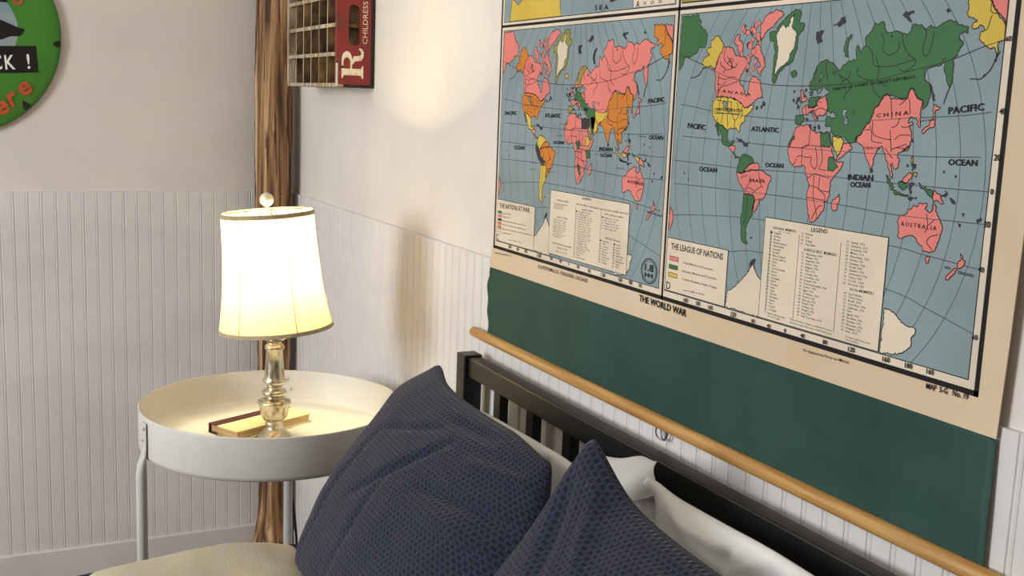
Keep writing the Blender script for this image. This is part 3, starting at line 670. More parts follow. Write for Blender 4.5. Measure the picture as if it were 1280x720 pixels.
listing(['Belgium', 'Bolivia', 'Brazil', 'British Empire', '  Australia', '  Canada', '  India', '  New Zealand', '  South Africa', 'China', 'Cuba', 'Czechoslovakia', 'France', 'Greece', 'Guatemala', 'Haiti', 'Honduras', 'Italy', 'Japan', 'Liberia', 'Nicaragua', 'Panama', 'Peru', 'Poland', 'Portugal'],
        2.4105, 1.4005, 0.00415)
listing(['Rumania', 'Siam', 'Uruguay', 'Yugoslavia'], 2.4700, 1.4065, 0.0042, start=26)
listing(['Afghanistan, 1934', 'Albania, 1920', 'Argentina, 1920', 'Austria, 1920', 'Bulgaria, 1920', 'Chile, 1920', 'Colombia, 1920', 'Costa Rica, 1920', 'Denmark, 1920', 'Dominican Republic, 1924', 'Ecuador, 1934', 'Egypt, 1937', 'El Salvador, 1920', 'Estonia, 1921', 'Ethiopia, 1923', 'Finland, 1920', 'Germany, 1926', 'Hungary, 1922', 'Iraq, 1932', 'Irish Free State, 1923'],
        2.4735, 1.3820, 0.00412, start=30, per=0.0017)
listing(['Latvia, 1921', 'Lithuania, 1921', 'Luxemburg, 1920', 'Mexico, 1931', 'Netherlands, 1920', 'Norway, 1920', 'Paraguay, 1920', 'Persia, 1920', 'Salvador, 1920', 'Switzerland, 1920', 'Turkey, 1932', 'U.S.S.R., 1934', 'Venezuela, 1920'], 2.5500, 1.4060, 0.00410, start=50, per=0.0018)
listing(['Saudi Arabia', 'United States', 'Brazil, 1926', 'Costa Rica, 1924', 'Guatemala, 1936', 'Iran', 'Japan, 1933', 'Honduras, 1936', 'Germany, 1933', 'Nicaragua, 1936', 'Paraguay, 1935', 'Italy, 1937'], 2.5530, 1.3455, 0.00410, start=60, per=0.0018)
for u in (2.4040, 2.4585, 2.5330): strip(bm, [(u, 1.296), (u, 1.405)], 0.0007, TL, IDX['coast_ink'])
for s, u, z, wd in (('*Members which joined after', 2.408, 1.2955, 0.036), ('the war began.', 2.409, 1.2920, 0.026), ('*Dates show year of entrance; withdrawal becomes', 2.452, 1.2960, 0.078), ('effective two years after notice of withdrawal is given.', 2.4535, 1.2920, 0.078), ('*Countries which have never', 2.553, 1.2940, 0.042), ('been members.', 2.555, 1.2905, 0.022)):
    text(bm, s, (u, z), (u+wd, z), 0.0024, TL, BK, res=1)
listing(['Austria-Hungary, July 28, 1914', 'Germany, Aug. 1, 1914', 'Turkey, Nov. 5, 1914'], 1.8115, 1.3815, 0.0038, numw=0, per=0.0016)
listing(['Serbia, July 28, 1914', 'Russia, Aug. 1, 1914', 'France, Aug. 3, 1914', 'Belgium, Aug. 4, 1914', 'British Empire, 1914', 'Montenegro, 1914', 'Japan, Aug. 23, 1914', 'Portugal, 1914'], 1.8125, 1.3535, 0.0042, numw=0, per=0.0022)
listing(['Bulgaria, Oct. 14, 1915'], 1.8255, 1.2985, 0.004, numw=0, per=0.0018)
listing(['Italy, May 23, 1915', 'San Marino, 1915', 'Portugal, Mar. 9, 1916', 'Rumania, Aug. 27, 1916', 'United States, 1917', 'Cuba, Apr. 7, 1917', 'Panama, Apr. 10, 1917', 'Greece, July 2, 1917', 'Siam, July 22, 1917', 'Liberia, Aug. 4, 1917', 'China, Aug. 14, 1917', 'Brazil, Oct. 26, 1917', 'Guatemala, 1918', 'Nicaragua, 1918', 'Costa Rica, 1918', 'Haiti, July 12, 1918', 'Honduras, 1918', 'Hejaz, 1916', 'Poland', 'Czechoslovakia'], 1.8990, 1.3755, 0.0041, per=0.0022)
listing(['Bolivia, Apr. 13, 1917', 'Peru, Oct. 6, 1917', 'Uruguay, Oct. 7, 1917', 'Ecuador, Dec. 8, 1917', 'Santo Domingo, 1917'], 1.9860, 1.3745, 0.0044, per=0.0021)
listing(['Argentina', 'Chile', 'Colombia', 'Denmark', 'Ethiopia', 'Mexico', 'Netherlands', 'Norway', 'Paraguay'], 1.9835, 1.3360, 0.0044, per=0.0022)
listing(['Persia', 'Salvador', 'Spain', 'Sweden', 'Switzerland', 'Venezuela', 'Afghanistan', 'Arabia', 'Tibet'], 2.0270, 1.3350, 0.0044, per=0.0022)
for u in (1.8900, 1.9750, 2.019): strip(bm, [(u, 1.297), (u, 1.388 if u < 2 else 1.338)], 0.0006, TL, IDX['coast_ink'])
# round printer's mark of panel C
ring = [(2.1250+0.0215*math.cos(2*PI*k/40), 1.3085+0.0190*math.sin(2*PI*k/40)) for k in range(41)]
strip(bm, ring, 0.0014, lay(6.2), BK)
strip(bm, [(2.1250+(a-2.1250)*0.86, 1.3085+(b-1.3085)*0.86) for a, b in ring], 0.0006, lay(6.2), BK)
text(bm, '1.8', (2.1130, 1.3085), (2.1370, 1.3085), 0.0105, lay(6.2), BK, bold=0.02)
for k in range(5): rect(2.1135+k*0.0048, 2.1165+k*0.0048, 1.2985+0.0022*(k % 2), 1.3035+0.002*((k+1) % 2), 6.2, BK)
sheet = link_mesh('map_sheet', bm, mats, wall_map)

# green backing cloth under the paper, a little rippled, down to the rod
def map_cloth():
    bm = bmesh.new(); NU, NV = 120, 40; g = []
    for i in range(NU+1):
        row = []
        for j in range(NV+1):
            s, t = i/NU, j/NV
            zt = 1.2335; zb = 1.0880
            ul = 1.5535 - 0.009*math.sin(t*PI) + 0.0035*math.sin(t*17)*(t > .1) + 0.004*t; ur = 2.7787 + 0.003*t
            u = ul+(ur-ul)*s; z = zt+(zb-zt)*t
            x = MX + 0.0006 - 0.0026*math.sin(t*7+s*5)*math.exp(-s*4)*t - 0.002*math.exp(-((t-0.55)/0.18)**2)*math.exp(-((s-0.93)/0.1)**2) - 0.0016*t
            row.append(bm.verts.new((x, -u, z)))
        g.append(row)
    for i in range(NU):
        for j in range(NV): bm.faces.new((g[i][j], g[i+1][j], g[i+1][j+1], g[i][j+1]))
    bmesh.ops.solidify(bm, geom=bm.faces[:], thickness=0.0008)
    return bm
M_CLOTH = mat('green_map_cloth', (66, 106, 95), 0.55, rgb2=(55, 92, 82), scale=(6, 6, 6), bump=0.12, bscale=(500, 500, 500), spec=0.35)
link_mesh('backing_cloth', map_cloth(), M_CLOTH, wall_map, smooth=True)
bm = bmesh.new()
rod_pts = [(-0.0165, -1.4945+(-2.92+1.4945)*k/24, 1.0885-0.0010*math.sin(k/24*PI)) for k in range(25)]
tube(bm, rod_pts, 0.0105, 24)
bmesh.ops.bevel(bm, geom=[e for e in bm.edges if len(e.link_faces) == 2 and any(len(f.verts) > 4 for f in e.link_faces)], offset=0.002, segments=2, affect='EDGES')
M_ROD = mat('varnished_rod', (198, 154, 90), 0.45, rgb2=(170, 122, 64), scale=(160, 6, 160), detail=3)
link_mesh('bottom_rod', bm, M_ROD, wall_map, smooth=True)
bm = bmesh.new(); tube(bm, [(-0.0135, -1.575-0.001*k, 2.20) for k in (0, 1)] and [(-0.02, -1.53, 2.185), (-0.02, -2.82, 2.185)], 0.022, 24)
link_mesh('top_roller', bm, M_ROD, wall_map, smooth=True)
M_STEEL = mat('dull_steel', (120, 118, 116), 0.35, 0.9)
def ring_mesh(bm, c, R, r, tilt):
    pts = [Vector((R*math.cos(2*PI*k/28)*math.sin(tilt), R*math.cos(2*PI*k/28)*math.cos(tilt), R*math.sin(2*PI*k/28)))+Vector(c) for k in range(29)]
    tube(bm, pts, r, 8)
bm = bmesh.new(); ring_mesh(bm, (-0.0165, -2.195, 1.0735), 0.0115, 0.0011, 0.25); ring_mesh(bm, (-0.0165, -2.190, 1.0725), 0.0110, 0.0011, -0.35)
link_mesh('pull_ring', bm, M_STEEL, wall_map, smooth=True)

# ------------------------------------------------------------------ bottle crate on the wall
crate = thing('bottle_crate', 'old red wooden bottle crate with empty compartments hung beside the corner post', 'crate')
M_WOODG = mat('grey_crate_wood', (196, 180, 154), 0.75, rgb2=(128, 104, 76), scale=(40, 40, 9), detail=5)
M_WOODT = mat('shaded_tan_wood', (146, 116, 76), 0.75, rgb2=(58, 40, 24), scale=(18, 18, 14), detail=4)  # tan wood darkened, the compartments' shade is put into its colour
M_RED = mat('worn_red_paint', (124, 34, 32), 0.55, rgb2=(96, 44, 30), scale=(16, 16, 22), detail=7, lo=0.30, hi=0.44)
M_DARK = mat('blackened_edge_metal', (34, 28, 26), 0.5, 0.3)
M_LETT = mat('cream_lettering', (226, 214, 190), 0.6, rgb2=(196, 168, 130), scale=(60, 60, 60), lo=0.25, hi=0.5)
CY0, CY1, CZ0, CZ1, CD = -0.80, -0.33, 1.578, 1.883, 0.10
# near end panel with the hand hole; panel coordinates (a along +z, b away from the wall)
def rr(a0, a1, b0, b1, r, n=8):
    out = []
    for cx, cy, s in ((a1-r, b1-r, 0), (a0+r, b1-r, 1), (a0+r, b0+r, 2), (a1-r, b0+r, 3)):
        for k in range(n+1):
            t = PI/2*(s+k/n); out.append((cx+r*math.cos(t), cy+r*math.sin(t)))
    return out
outer = rr(CZ0+0.006, CZ1-0.006, 0.010, CD, 0.002, 2)
hole = rr(1.681, 1.781, 0.0385, 0.0695, 0.0150)
bm = bmesh.new(); plate(bm, [outer, hole[::-1]], lambda a, b: (-b, CY0, a), lambda a, b: (-b, CY0+0.014, a))
endp = link_mesh('end_panel', bm, M_RED, crate); endp['label'] = 'red painted end with hand hole and lettering'
FL = lambda a, b: (-b, CY0-0.0006, a)
bm = bmesh.new()
text(bm, 'CHILDRESS', (1.686, 0.0205), (1.7905, 0.0205), 0.0125, FL, 0, bold=0.0)
# large serif capitals R and C, drawn
def serif_R(a0, b0, W, H, fn):
    P = lambda x, y: fn(a0+x*W, b0+y*H)
    poly_face(bm, [(0, 0), (.42, 0), (.42, .07), (.32, .10), (.32, .90), (.42, .93), (.42, 1), (0, 1), (0, .93), (.10, .90), (.10, .10), (0, .07)], P)
    bow = [(.32, 1), (.60, 1)] + [(.60+.30*math.sin(t), .76+.24*math.cos(t)) for t in [PI*k/10 for k in range(11)]] + [(.32, .52), (.32, .60)]
    bow += [(.52, .60)] + [(.52+.17*math.sin(t), .76-.16*math.cos(t)) for t in [PI*k/8 for k in range(9)]] + [(.32, .92)]
    poly_face(bm, bow, P)
    poly_face(bm, [(.48, .54), (.62, .53), (.74, .44), (.76, .16), (.83, .10), (.92, .14), (.97, .22), (1.02, .18), (.98, .06), (.88, -.01), (.72, 0), (.60, .10), (.57, .38), (.46, .50)], P)
serif_R(1.600, 0.030, 0.074, 0.057, FL)
arc = [(1.835+0.036*math.cos(t), 0.0585+0.029*math.sin(t)) for t in [PI*0.22+PI*1.56*k/24 for k in range(25)]]
inner = [(1.839+0.024*math.cos(t), 0.0585+0.022*math.sin(t)) for t in [PI*0.26+PI*1.48*k/24 for k in range(25)]]
poly_face(bm, arc+inner[::-1], FL)
link_mesh('lettering', bm, M_LETT, endp)
bm = bmesh.new(); box(bm, (-CD, CY1-0.014, CZ0+0.006), (-0.008, CY1, CZ1-0.006)); link_mesh('end_panel', bm, M_WOODG, crate)
for z0 in (CZ0, CZ1-0.009):
    bm = bmesh.new(); box(bm, (-CD, CY0+0.001, z0), (-0.001, CY1, z0+0.009), 0.001); link_mesh('side_board', bm, M_WOODG, crate)
bm = bmesh.new(); box(bm, (-0.008, CY0+0.002, CZ0), (-0.0005, CY1, CZ1)); link_mesh('bottom_board', bm, mat('dark_shaded_board', (58, 42, 28), 0.8, var=0.3, scale=(20, 6, 20)), crate)  # dark board made darker, shade behind the hand hole put into its colour
bm = bmesh.new()      # dark metal edging round the back of the near end and along its foot
box(bm, (-0.011, CY0-0.0015, CZ0-0.001), (-0.0004, CY0+0.016, CZ1+0.001), 0.002); box(bm, (-0.082, CY0-0.0012, CZ0-0.0012), (-0.0004, CY0+0.016, CZ0+0.0065), 0.002)
link_mesh('edge_band', bm, M_DARK, crate)
bm = bmesh.new(); box(bm, (-0.1015, CY0-0.001, CZ0+0.002), (-0.0965, CY0+0.002, CZ0+0.058)); 
ob = link_mesh('corner_strap', bm, mat('bare_tin', (214, 208, 196), 0.4, 0.6), crate)
def worn(bm):       # front edges rubbed pale; inner faces keep the painted-in compartment shade
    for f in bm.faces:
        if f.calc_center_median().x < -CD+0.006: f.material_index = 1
for k in range(1, 6):
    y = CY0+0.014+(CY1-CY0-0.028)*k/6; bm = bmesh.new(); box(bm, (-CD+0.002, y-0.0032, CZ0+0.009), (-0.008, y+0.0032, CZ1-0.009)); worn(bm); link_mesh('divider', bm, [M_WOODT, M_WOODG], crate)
for k in range(1, 4):
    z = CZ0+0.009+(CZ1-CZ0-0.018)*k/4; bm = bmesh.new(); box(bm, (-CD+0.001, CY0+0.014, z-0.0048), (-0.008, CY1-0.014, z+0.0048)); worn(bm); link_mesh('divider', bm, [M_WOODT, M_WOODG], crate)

# ------------------------------------------------------------------ round sign on the left wall
SX, SZ, SR, SOFF = -0.963, 1.692, 0.285, 0.007
sign = thing('round_sign', 'round green domed metal sign with black banner on left wall', 'sign', loc=(0, 0, 0))
M_GREEN = mat('sign_green_enamel', (64, 132, 40), 0.35, var=0.12, scale=(5, 5, 5), spec=0.4)
def dome(r): return 0.022*math.sqrt(max(0, 1-(r/SR)**2*0.985))**0.9 + 0.004
bm = bmesh.new()
prof = [(SR*k/40, dome(SR*k/40)) for k in range(41)] + [(SR+0.0015, 0.003), (SR, 0.0008), (0, 0.0008)]
rings = []
lathe(bm, prof, (0, 0, 0), 96)
bmesh.ops.transform(bm, matrix=Matrix.Translation((SX, -SOFF, SZ)) @ Matrix.Rotation(PI/2, 4, 'X'), verts=bm.verts[:])
link_mesh('disc', bm, M_GREEN, sign, smooth=True)
def on_sign(off):
    return lambda x, z: (SX+x, -SOFF-dome(math.hypot(x, z))-off, SZ+z)
def fine(bm, pts, fn, mi=0):
    poly_face(bm, pts, fn, mi)
    bmesh.ops.subdivide_edges(bm, edges=[e for e in bm.edges if e.calc_length() > 0.02], cuts=1)
def patch(name, x0, x1, z0, z1, off, m, rot=0.0, nx=16, nz=8, clipr=SR-0.006):
    bm = bmesh.new(); g = []
    cx, cz = (x0+x1)/2, (z0+z1)/2; c, s = math.cos(rot), math.sin(rot); f = on_sign(off)
    for i in range(nx+1):
        row = []
        for j in range(nz+1):
            dx = (x1-x0)*(i/nx-0.5); dz = (z1-z0)*(j/nz-0.5)
            x, z = cx+dx*c-dz*s, cz+dx*s+dz*c; r = math.hypot(x, z)
            if r > clipr: x, z = x*clipr/r, z*clipr/r
            row.append(bm.verts.new(f(x, z)))
        g.append(row)
    for i in range(nx):
        for j in range(nz): bm.faces.new((g[i][j], g[i+1][j], g[i+1][j+1], g[i][j+1]))
    return link_mesh(name, bm, m, sign, smooth=True)
M_BLK = mat('sign_black_enamel', (16, 15, 16), 0.4, spec=0.35)
M_WHT = mat('sign_white_enamel', (236, 234, 228), 0.4)
M_BLUE = mat('sign_blue_grey_picture', (112, 142, 164), 0.45, rgb2=(150, 160, 156), scale=(3, 3, 14))
M_ORG = mat('sign_orange_paint', (186, 76, 40), 0.45)
# picture field: a blue round field with a dark pointed shape
bm = bmesh.new(); f = on_sign(0.0005); g = []
for i in range(13):
    row = []
    for j in range(41):
        r = 0.172*i/12; t = 2*PI*j/40; row.append(bm.verts.new(f(r*math.cos(t), 0.012+r*math.sin(t)*0.80)))
    g.append(row)
for i in range(12):
    for j in range(40):
        a = (g[i][j], g[i+1][j], g[i+1][j+1], g[i][j+1])
        bm.faces.new(a)
bmesh.ops.remove_doubles(bm, verts=bm.verts[:], dist=1e-5)
link_mesh('picture_field', bm, M_BLUE, sign, smooth=True)
def silhouette(name, top, bot, m, off=0.0012, n=40, nz=5):
    bm = bmesh.new(); f = on_sign(off); g = []
    def at(P, x):
        for (xa, za), (xb, zb) in zip(P, P[1:]):
            if xa <= x <= xb: return za+(zb-za)*(x-xa)/max(1e-9, xb-xa)
        return P[-1][1]
    x0, x1 = top[0][0], top[-1][0]
    for i in range(n+1):
        x = x0+(x1-x0)*i/n; a, b = at(top, x), at(bot, x); g.append([bm.verts.new(f(x, b+(a-b)*k/nz)) for k in range(nz+1)])
    for i in range(n):
        for k in range(nz): bm.faces.new((g[i][k], g[i+1][k], g[i+1][k+1], g[i][k+1]))
    return link_mesh(name, bm, m, sign, smooth=True)
silhouette('dark_silhouette', [(-0.11, 0.020), (-0.08, 0.034), (0.115, 0.037), (0.130, 0.037), (0.150, 0.028), (0.170, 0.020), (0.188, 0.0155)], [(-0.11, 0.0), (-0.08, -0.020), (0.118, -0.018), (0.132, -0.016), (0.146, -0.008), (0.158, -0.0055), (0.172, -0.006), (0.181, 0.000), (0.188, 0.012)], M_BLK)
ban = patch('banner', -0.215, 0.2195, -0.1165, -0.0420, 0.0016, M_BLK, rot=0.06)
def letter(ch, p, q, h, off, m, bold, shear=0.0):
    bm = bmesh.new(); text(bm, ch, p, q, h, on_sign(off), 0, bold=bold, shear=shear); return link_mesh('letter', bm, m, sign)
letter('C', (0.106, -0.1000), (0.128, -0.0985), 0.0390, 0.0030, M_WHT, 0.014); letter('K', (0.136, -0.0985), (0.162, -0.0965), 0.0390, 0.0030, M_WHT, 0.014)
letter('!', (0.1935, -0.0935), (0.2010, -0.0930), 0.0400, 0.0030, M_WHT, 0.012)
patch('upper_banner', -0.14, 0.1465, 0.090, 0.150, 0.0016, M_BLK, rot=-0.03)
for ch, cx, cz, a, wd, hh in (('e', 0.182, -0.150, 0.62, 0.036, 0.050), ('r', 0.150, -0.181, 0.60, 0.027, 0.050), ('e', 0.121, -0.206, 0.52, 0.036, 0.050), ('o', 0.172, 0.094, -0.5, 0.026, 0.034)):
    d = Vector((math.cos(a), math.sin(a))); n_ = Vector((-d.y, d.x)); p = Vector((cx, cz))-d*wd/2-n_*hh*0.36
    letter(ch, tuple(p), tuple(p+d*wd), hh, 0.0030, M_ORG, 0.030, 0.15)
def spot(pts):
    bm = bmesh.new(); fine(bm, pts, on_sign(0.0020)); link_mesh('dark_spot', bm, M_BLK, sign)
spot([(0.262, -0.022), (0.270, -0.012), (0.2825, -0.011), (0.2825, -0.028), (0.272, -0.030)])
spot([(0.178, -0.184), (0.190, -0.190), (0.201, -0.1975), (0.196, -0.204), (0.185, -0.213), (0.178, -0.205)])

# ------------------------------------------------------------------ tray table
TC = Vector((-0.347, -1.15, 0)); TR_, TZ = 0.283, 0.880
table = thing('tray_table', 'round white metal tray side table on tube legs in the corner', 'table', loc=(TC.x, TC.y, 0))
M_TRAY = mat('cream_white_enamel', (204, 201, 194), 0.42, var=0.05, scale=(7, 7, 7), bump=0.05, bscale=(25, 25, 25))
bm = bmesh.new()
R = TR_
lathe(bm, [(0, TZ-0.082), (R-0.012, TZ-0.082), (R-0.005, TZ-0.079), (R-0.0025, TZ-0.070), (R-0.0022, TZ-0.003), (R-0.0010, TZ), (R+0.0006, TZ), (R+0.0014, TZ-0.003), (R+0.0010, TZ-0.082), (R-0.001, TZ-0.0905), (R-0.008, TZ-0.094), (0, TZ-0.094)], (0, 0, 0), 128)
link_mesh('tray', bm, M_TRAY, table, smooth=True)
M_LEG = mat('pale_painted_tube', (196, 194, 188), 0.45, var=0.06, scale=(9, 9, 9))
def table_leg(ang):
    d = Vector((math.cos(ang), math.sin(ang), 0)); t = Vector((-d.y, d.x, 0))
    root = None; bm = bmesh.new()
    pts = []; rad = []
    for rr_, z, a, b in ((R+0.0045, TZ-0.010, .011, .0022), (R+0.0045, TZ-0.014, .0125, .0024), (R+0.0045, TZ-0.060, .0125, .0024), (R+0.0060, TZ-0.078, .0125, .004), (R+0.0105, TZ-0.100, .0118, .0095), (R+0.0115, TZ-0.125, .0112, .0112), (R+0.0115, 0.3, .0112, .0112), (R+0.0115, 0.002, .0112, .0112)):
        pts.append(d*rr_+Vector((0, 0, z))); rad.append((a, b))
    rings = []
    for p, (a, b) in zip(pts, rad):
        rings.append([bm.verts.new(p + t*a*math.cos(2*PI*k/20) + d*b*math.sin(2*PI*k/20)) for k in range(20)])
    for A, B in zip(rings, rings[1:]):
        for k in range(20): bm.faces.new((A[k], A[(k+1) % 20], B[(k+1) % 20], B[k]))
    bm.faces.new(rings[0]); bm.faces.new(rings[-1])
    leg = link_mesh('leg', bm, M_LEG, table, smooth=True)
    for dz in (0.020, 0.046):
        bm = bmesh.new()
        for s, r0 in ((1, R+0.0065), (-1, R-0.0025)):
            prof = [(0.0058, 0), (0.0055, 0.0016), (0.0038, 0.0032), (0, 0.0038)]
            b2 = bmesh.new(); lathe(b2, prof, (0, 0, 0), 14)
            rot = (d*s).to_track_quat('Z', 'Y').to_matrix().to_4x4(); rot.translation = d*r0+t*(0.004 if dz < .03 else -0.004)+Vector((0, 0, TZ-dz))
            bmesh.ops.transform(b2, matrix=rot, verts=b2.verts[:]); me = bpy.data.meshes.new('x'); b2.to_mesh(me); b2.free(); bm.from_mesh(me); bpy.data.meshes.remove(me)
        link_mesh('rivet', bm, M_LEG, leg, smooth=True)
for a in (191, 68, -52): table_leg(math.radians(a))

# ------------------------------------------------------------------ book on the tray
book = thing('book', 'closed cream covered book with dark red spine lying under the lamp', 'book')
M_COVER = mat('cream_book_cover', (214, 200, 150), 0.6, var=0.06, scale=(20, 20, 20))
M_SPINE = mat('dark_red_book_cloth', (70, 26, 24), 0.6, var=0.15, scale=(40, 40, 40))
M_PAGES = mat('page_edges', (222, 198, 160), 0.8, rgb2=(178, 146, 104), scale=(3, 3, 900))
BZ = TZ-0.0815
A_ = Vector((-0.472, -1.079, 0)); B_ = Vector((-0.278, -0.984, 0)); ux = (B_-A_).normalized(); uy = Vector((ux.y, -ux.x, 0)); BL, BW = (B_-A_).length, 0.098
PB = lambda x, y, z: tuple(A_ + ux*x + uy*y + Vector((0, 0, BZ+z)))
def bbox3(bm, x0, x1, y0, y1, z0, z1, bev=0.0):
    b2 = bmesh.new(); box(b2, (x0, y0, z0), (x1, y1, z1), bev)
    for v in b2.verts: v.co = Vector(PB(*v.co))
    me = bpy.data.meshes.new('x'); b2.to_mesh(me); b2.free(); bm.from_mesh(me); bpy.data.meshes.remove(me)
BT = 0.021
bm = bmesh.new(); bbox3(bm, 0.004, BL-0.004, 0.004, BW-0.004, 0.0025, BT-0.0025); pg = link_mesh('page_block', bm, M_PAGES, book)
bm = bmesh.new(); bbox3(bm, 0, BL, 0.028, BW, BT-0.0025, BT, 0.0006); cv = link_mesh('cover', bm, M_COVER, book); cv['label'] = 'cream front board'
bm = bmesh.new(); bbox3(bm, 0, BL, 0.028, BW, 0, 0.0025, 0.0006); link_mesh('cover', bm, M_COVER, book)
bm = bmesh.new(); bbox3(bm, 0, BL, 0, 0.028, BT-0.0023, BT+0.0003, 0.0004); bbox3(bm, 0, BL, 0, 0.028, 0, 0.0023, 0.0004); bbox3(bm, 0, BL, -0.0025, 0.002, 0, BT+0.0003, 0.001)
link_mesh('spine', bm, M_SPINE, book)

# ------------------------------------------------------------------ table lamp
LB = Vector((-0.350, -1.181, TZ-0.082))
lamp = thing('table_lamp', 'lit table lamp with turned silver base and cream bell shade on tray table', 'lamp', loc=LB)
M_SILV = mat('worn_silver_leaf', (206, 196, 172), 0.27, 0.9, rgb2=(120, 100, 70), scale=(60, 60, 30), detail=5, lo=0.30, hi=0.52)
PXM = 2.44/1395.6
z_of = lambda y: (551.7-y)*0.00181 if y > 417 else (551.7-y)*0.00181
prof_px = [(0, 552), (24, 552), (24.5, 549), (22, 545.5), (15.5, 540.5), (11, 536), (9.5, 533), (11.3, 531.3), (11.3, 529), (10, 527.5), (13.5, 525), (16.5, 521), (18, 515), (18.3, 510), (18.8, 507.5), (20.8, 505), (20.6, 502), (16.5, 500), (12, 498), (9, 496.8), (12, 495.8), (15, 493.5), (15.6, 490.8), (14, 488.2), (9.5, 486.8), (8.6, 485), (9.5, 483.2), (12.8, 481.2), (14.4, 478.3), (14.6, 475.6), (12.9, 474.2), (12.6, 472), (11.2, 455), (10.1, 439), (11.6, 437.6), (12.1, 435.6), (11.6, 433.2), (9.3, 431.4), (8.6, 429.2), (9.6, 427.4), (14, 425), (19, 422), (21.5, 418.6), (21.5, 417.4), (0, 417)]
bm = bmesh.new(); lathe(bm, [(r*PXM, z_of(y)) for r, y in prof_px], (0, 0, 0), 56)
link_mesh('lamp_base', bm, M_SILV, lamp, smooth=True)
def shade_mat():
    M = bpy.data.materials.new('lit_linen_shade'); M.use_nodes = True
    nt = M.node_tree; N = nt.nodes; L = nt.links; N.remove(N['Principled BSDF'])
    d = N.new('ShaderNodeBsdfDiffuse'); t = N.new('ShaderNodeBsdfTranslucent'); mx = N.new('ShaderNodeMixShader'); mx.inputs[0].default_value = 0.48
    tc = N.new('ShaderNodeTexCoord'); mp = N.new('ShaderNodeMapping'); mp.inputs['Scale'].default_value = (260, 260, 260); nz = N.new('ShaderNodeTexNoise'); nz.inputs['Scale'].default_value = 1
    rp = N.new('ShaderNodeValToRGB'); rp.color_ramp.elements[0].color = lin(214, 194, 150); rp.color_ramp.elements[1].color = lin(234, 218, 180)
    L.new(tc.outputs['Object'], mp.inputs[0]); L.new(mp.outputs[0], nz.inputs[0]); L.new(nz.outputs['Fac'], rp.inputs[0])
    L.new(rp.outputs[0], d.inputs[0]); L.new(rp.outputs[0], t.inputs[0])
    L.new(d.outputs[0], mx.inputs[1]); L.new(t.outputs[0], mx.inputs[2]); L.new(mx.outputs[0], N['Material Output'].inputs['Surface'])
    return M
# bell shade, tipped a little to the left as in the photo
SH0, SH1 = z_of(412.5), z_of(271)
tip = Matrix.Translation((0.004, 0, SH0)) @ Matrix.Rotation(math.radians(-4.6), 4, FW) @ Matrix.Translation((0, 0, -SH0))
def shade_r(t):      # t 0 bottom .. 1 top
    key = [(0, 70.3), (.08, 67.8), (.18, 65.2), (.30, 62.6), (.45, 60.2), (.6, 58.4), (.75, 57.3), (.9, 56.6), (1, 56.2)]
    for (a, ra), (b, rb) in zip(key, key[1:]):
        if a <= t <= b+1e-9: return (ra+(rb-ra)*(t-a)/(b-a))*PXM
bm = bmesh.new(); NS = 32
lathe(bm, [(shade_r(k/NS), SH0+(SH1-SH0)*k/NS) for k in range(NS+1)], (0, 0, 0), 96)
bmesh.ops.transform(bm, matrix=tip, verts=bm.verts[:])
shade = link_mesh('lamp_shade', bm, shade_mat(), lamp, smooth=True)
M_TRIM = mat('taupe_shade_trim', (176, 158, 124), 0.7, var=0.1, scale=(90, 90, 90))
for t0, t1 in ((0.0, 0.032), (0.962, 1.0)):
    bm = bmesh.new()
    pr_ = [(shade_r(t0+(t1-t0)*k/4)+0.0009, SH0+(SH1-SH0)*(t0+(t1-t0)*k/4)) for k in range(5)]
    pr2 = [(r-0.0022, z) for r, z in pr_[::-1]]
    lathe(bm, pr_+pr2+pr_[:1], (0, 0, 0), 96); bmesh.ops.transform(bm, matrix=tip, verts=bm.verts[:])
    link_mesh('shade_trim', bm, M_TRIM, shade, smooth=True)
M_SEAM = mat('shade_seam_thread', (120, 104, 66), 0.8)
for k in range(6):
    a = math.radians(-144+60*k); bm = bmesh.new()
    tube(bm, [((shade_r(t)+0.0004)*math.cos(a), (shade_r(t)+0.0004)*math.sin(a), SH0+(SH1-SH0)*t) for t in [0.02+0.95*i/16 for i in range(17)]], 0.0007, 6)
    bmesh.ops.transform(bm, matrix=tip, verts=bm.verts[:]); link_mesh('shade_seam', bm, M_SEAM, shade, smooth=True)
# harp, bulb, finial
bm = bmesh.new()
hz = SH1+0.004
for s in (-1, 1):
    tube(bm, [(s*0.012, 0, z_of(418)), (s*0.045, 0, z_of(395)), (s*0.052, 0, z_of(350)), (s*0.045, 0, z_of(300)), (s*0.012, 0, hz-0.003), (0, 0, hz)], 0.0016, 8)
for k in range(3):
    a = 2*PI*k/3+0.4; tube(bm, [(0, 0, hz), (shade_r(1)*math.cos(a), shade_r(1)*math.sin(a), SH1-0.003)], 0.0014, 8)
bmesh.ops.transform(bm, matrix=tip, verts=bm.verts[:]); link_mesh('harp', bm, M_STEEL, lamp, smooth=True)
bm = bmesh.new(); lathe(bm, [(0, hz), (0.0055, hz), (0.006, hz+0.003), (0.0035, hz+0.005), (0.0035, hz+0.0065)] + [(0.0150*math.sin(PI*k/14), hz+0.0210-0.0150*math.cos(PI*k/14)) for k in range(2, 15)], (0, 0, 0), 28)
bmesh.ops.transform(bm, matrix=tip, verts=bm.verts[:]); link_mesh('finial', bm, mat('pearly_finial', (228, 220, 196), 0.3, 0.3), lamp, smooth=True)
BULB_Z = z_of(318)
def bulb_mat():
    M = bpy.data.materials.new('glowing_bulb'); M.use_nodes = True; b = M.node_tree.nodes['Principled BSDF']
    b.inputs['Base Color'].default_value = (1, 0.9, 0.7, 1); b.inputs['Emission Color'].default_value = (1, 0.82, 0.55, 1); b.inputs['Emission Strength'].default_value = 6.0
    return M
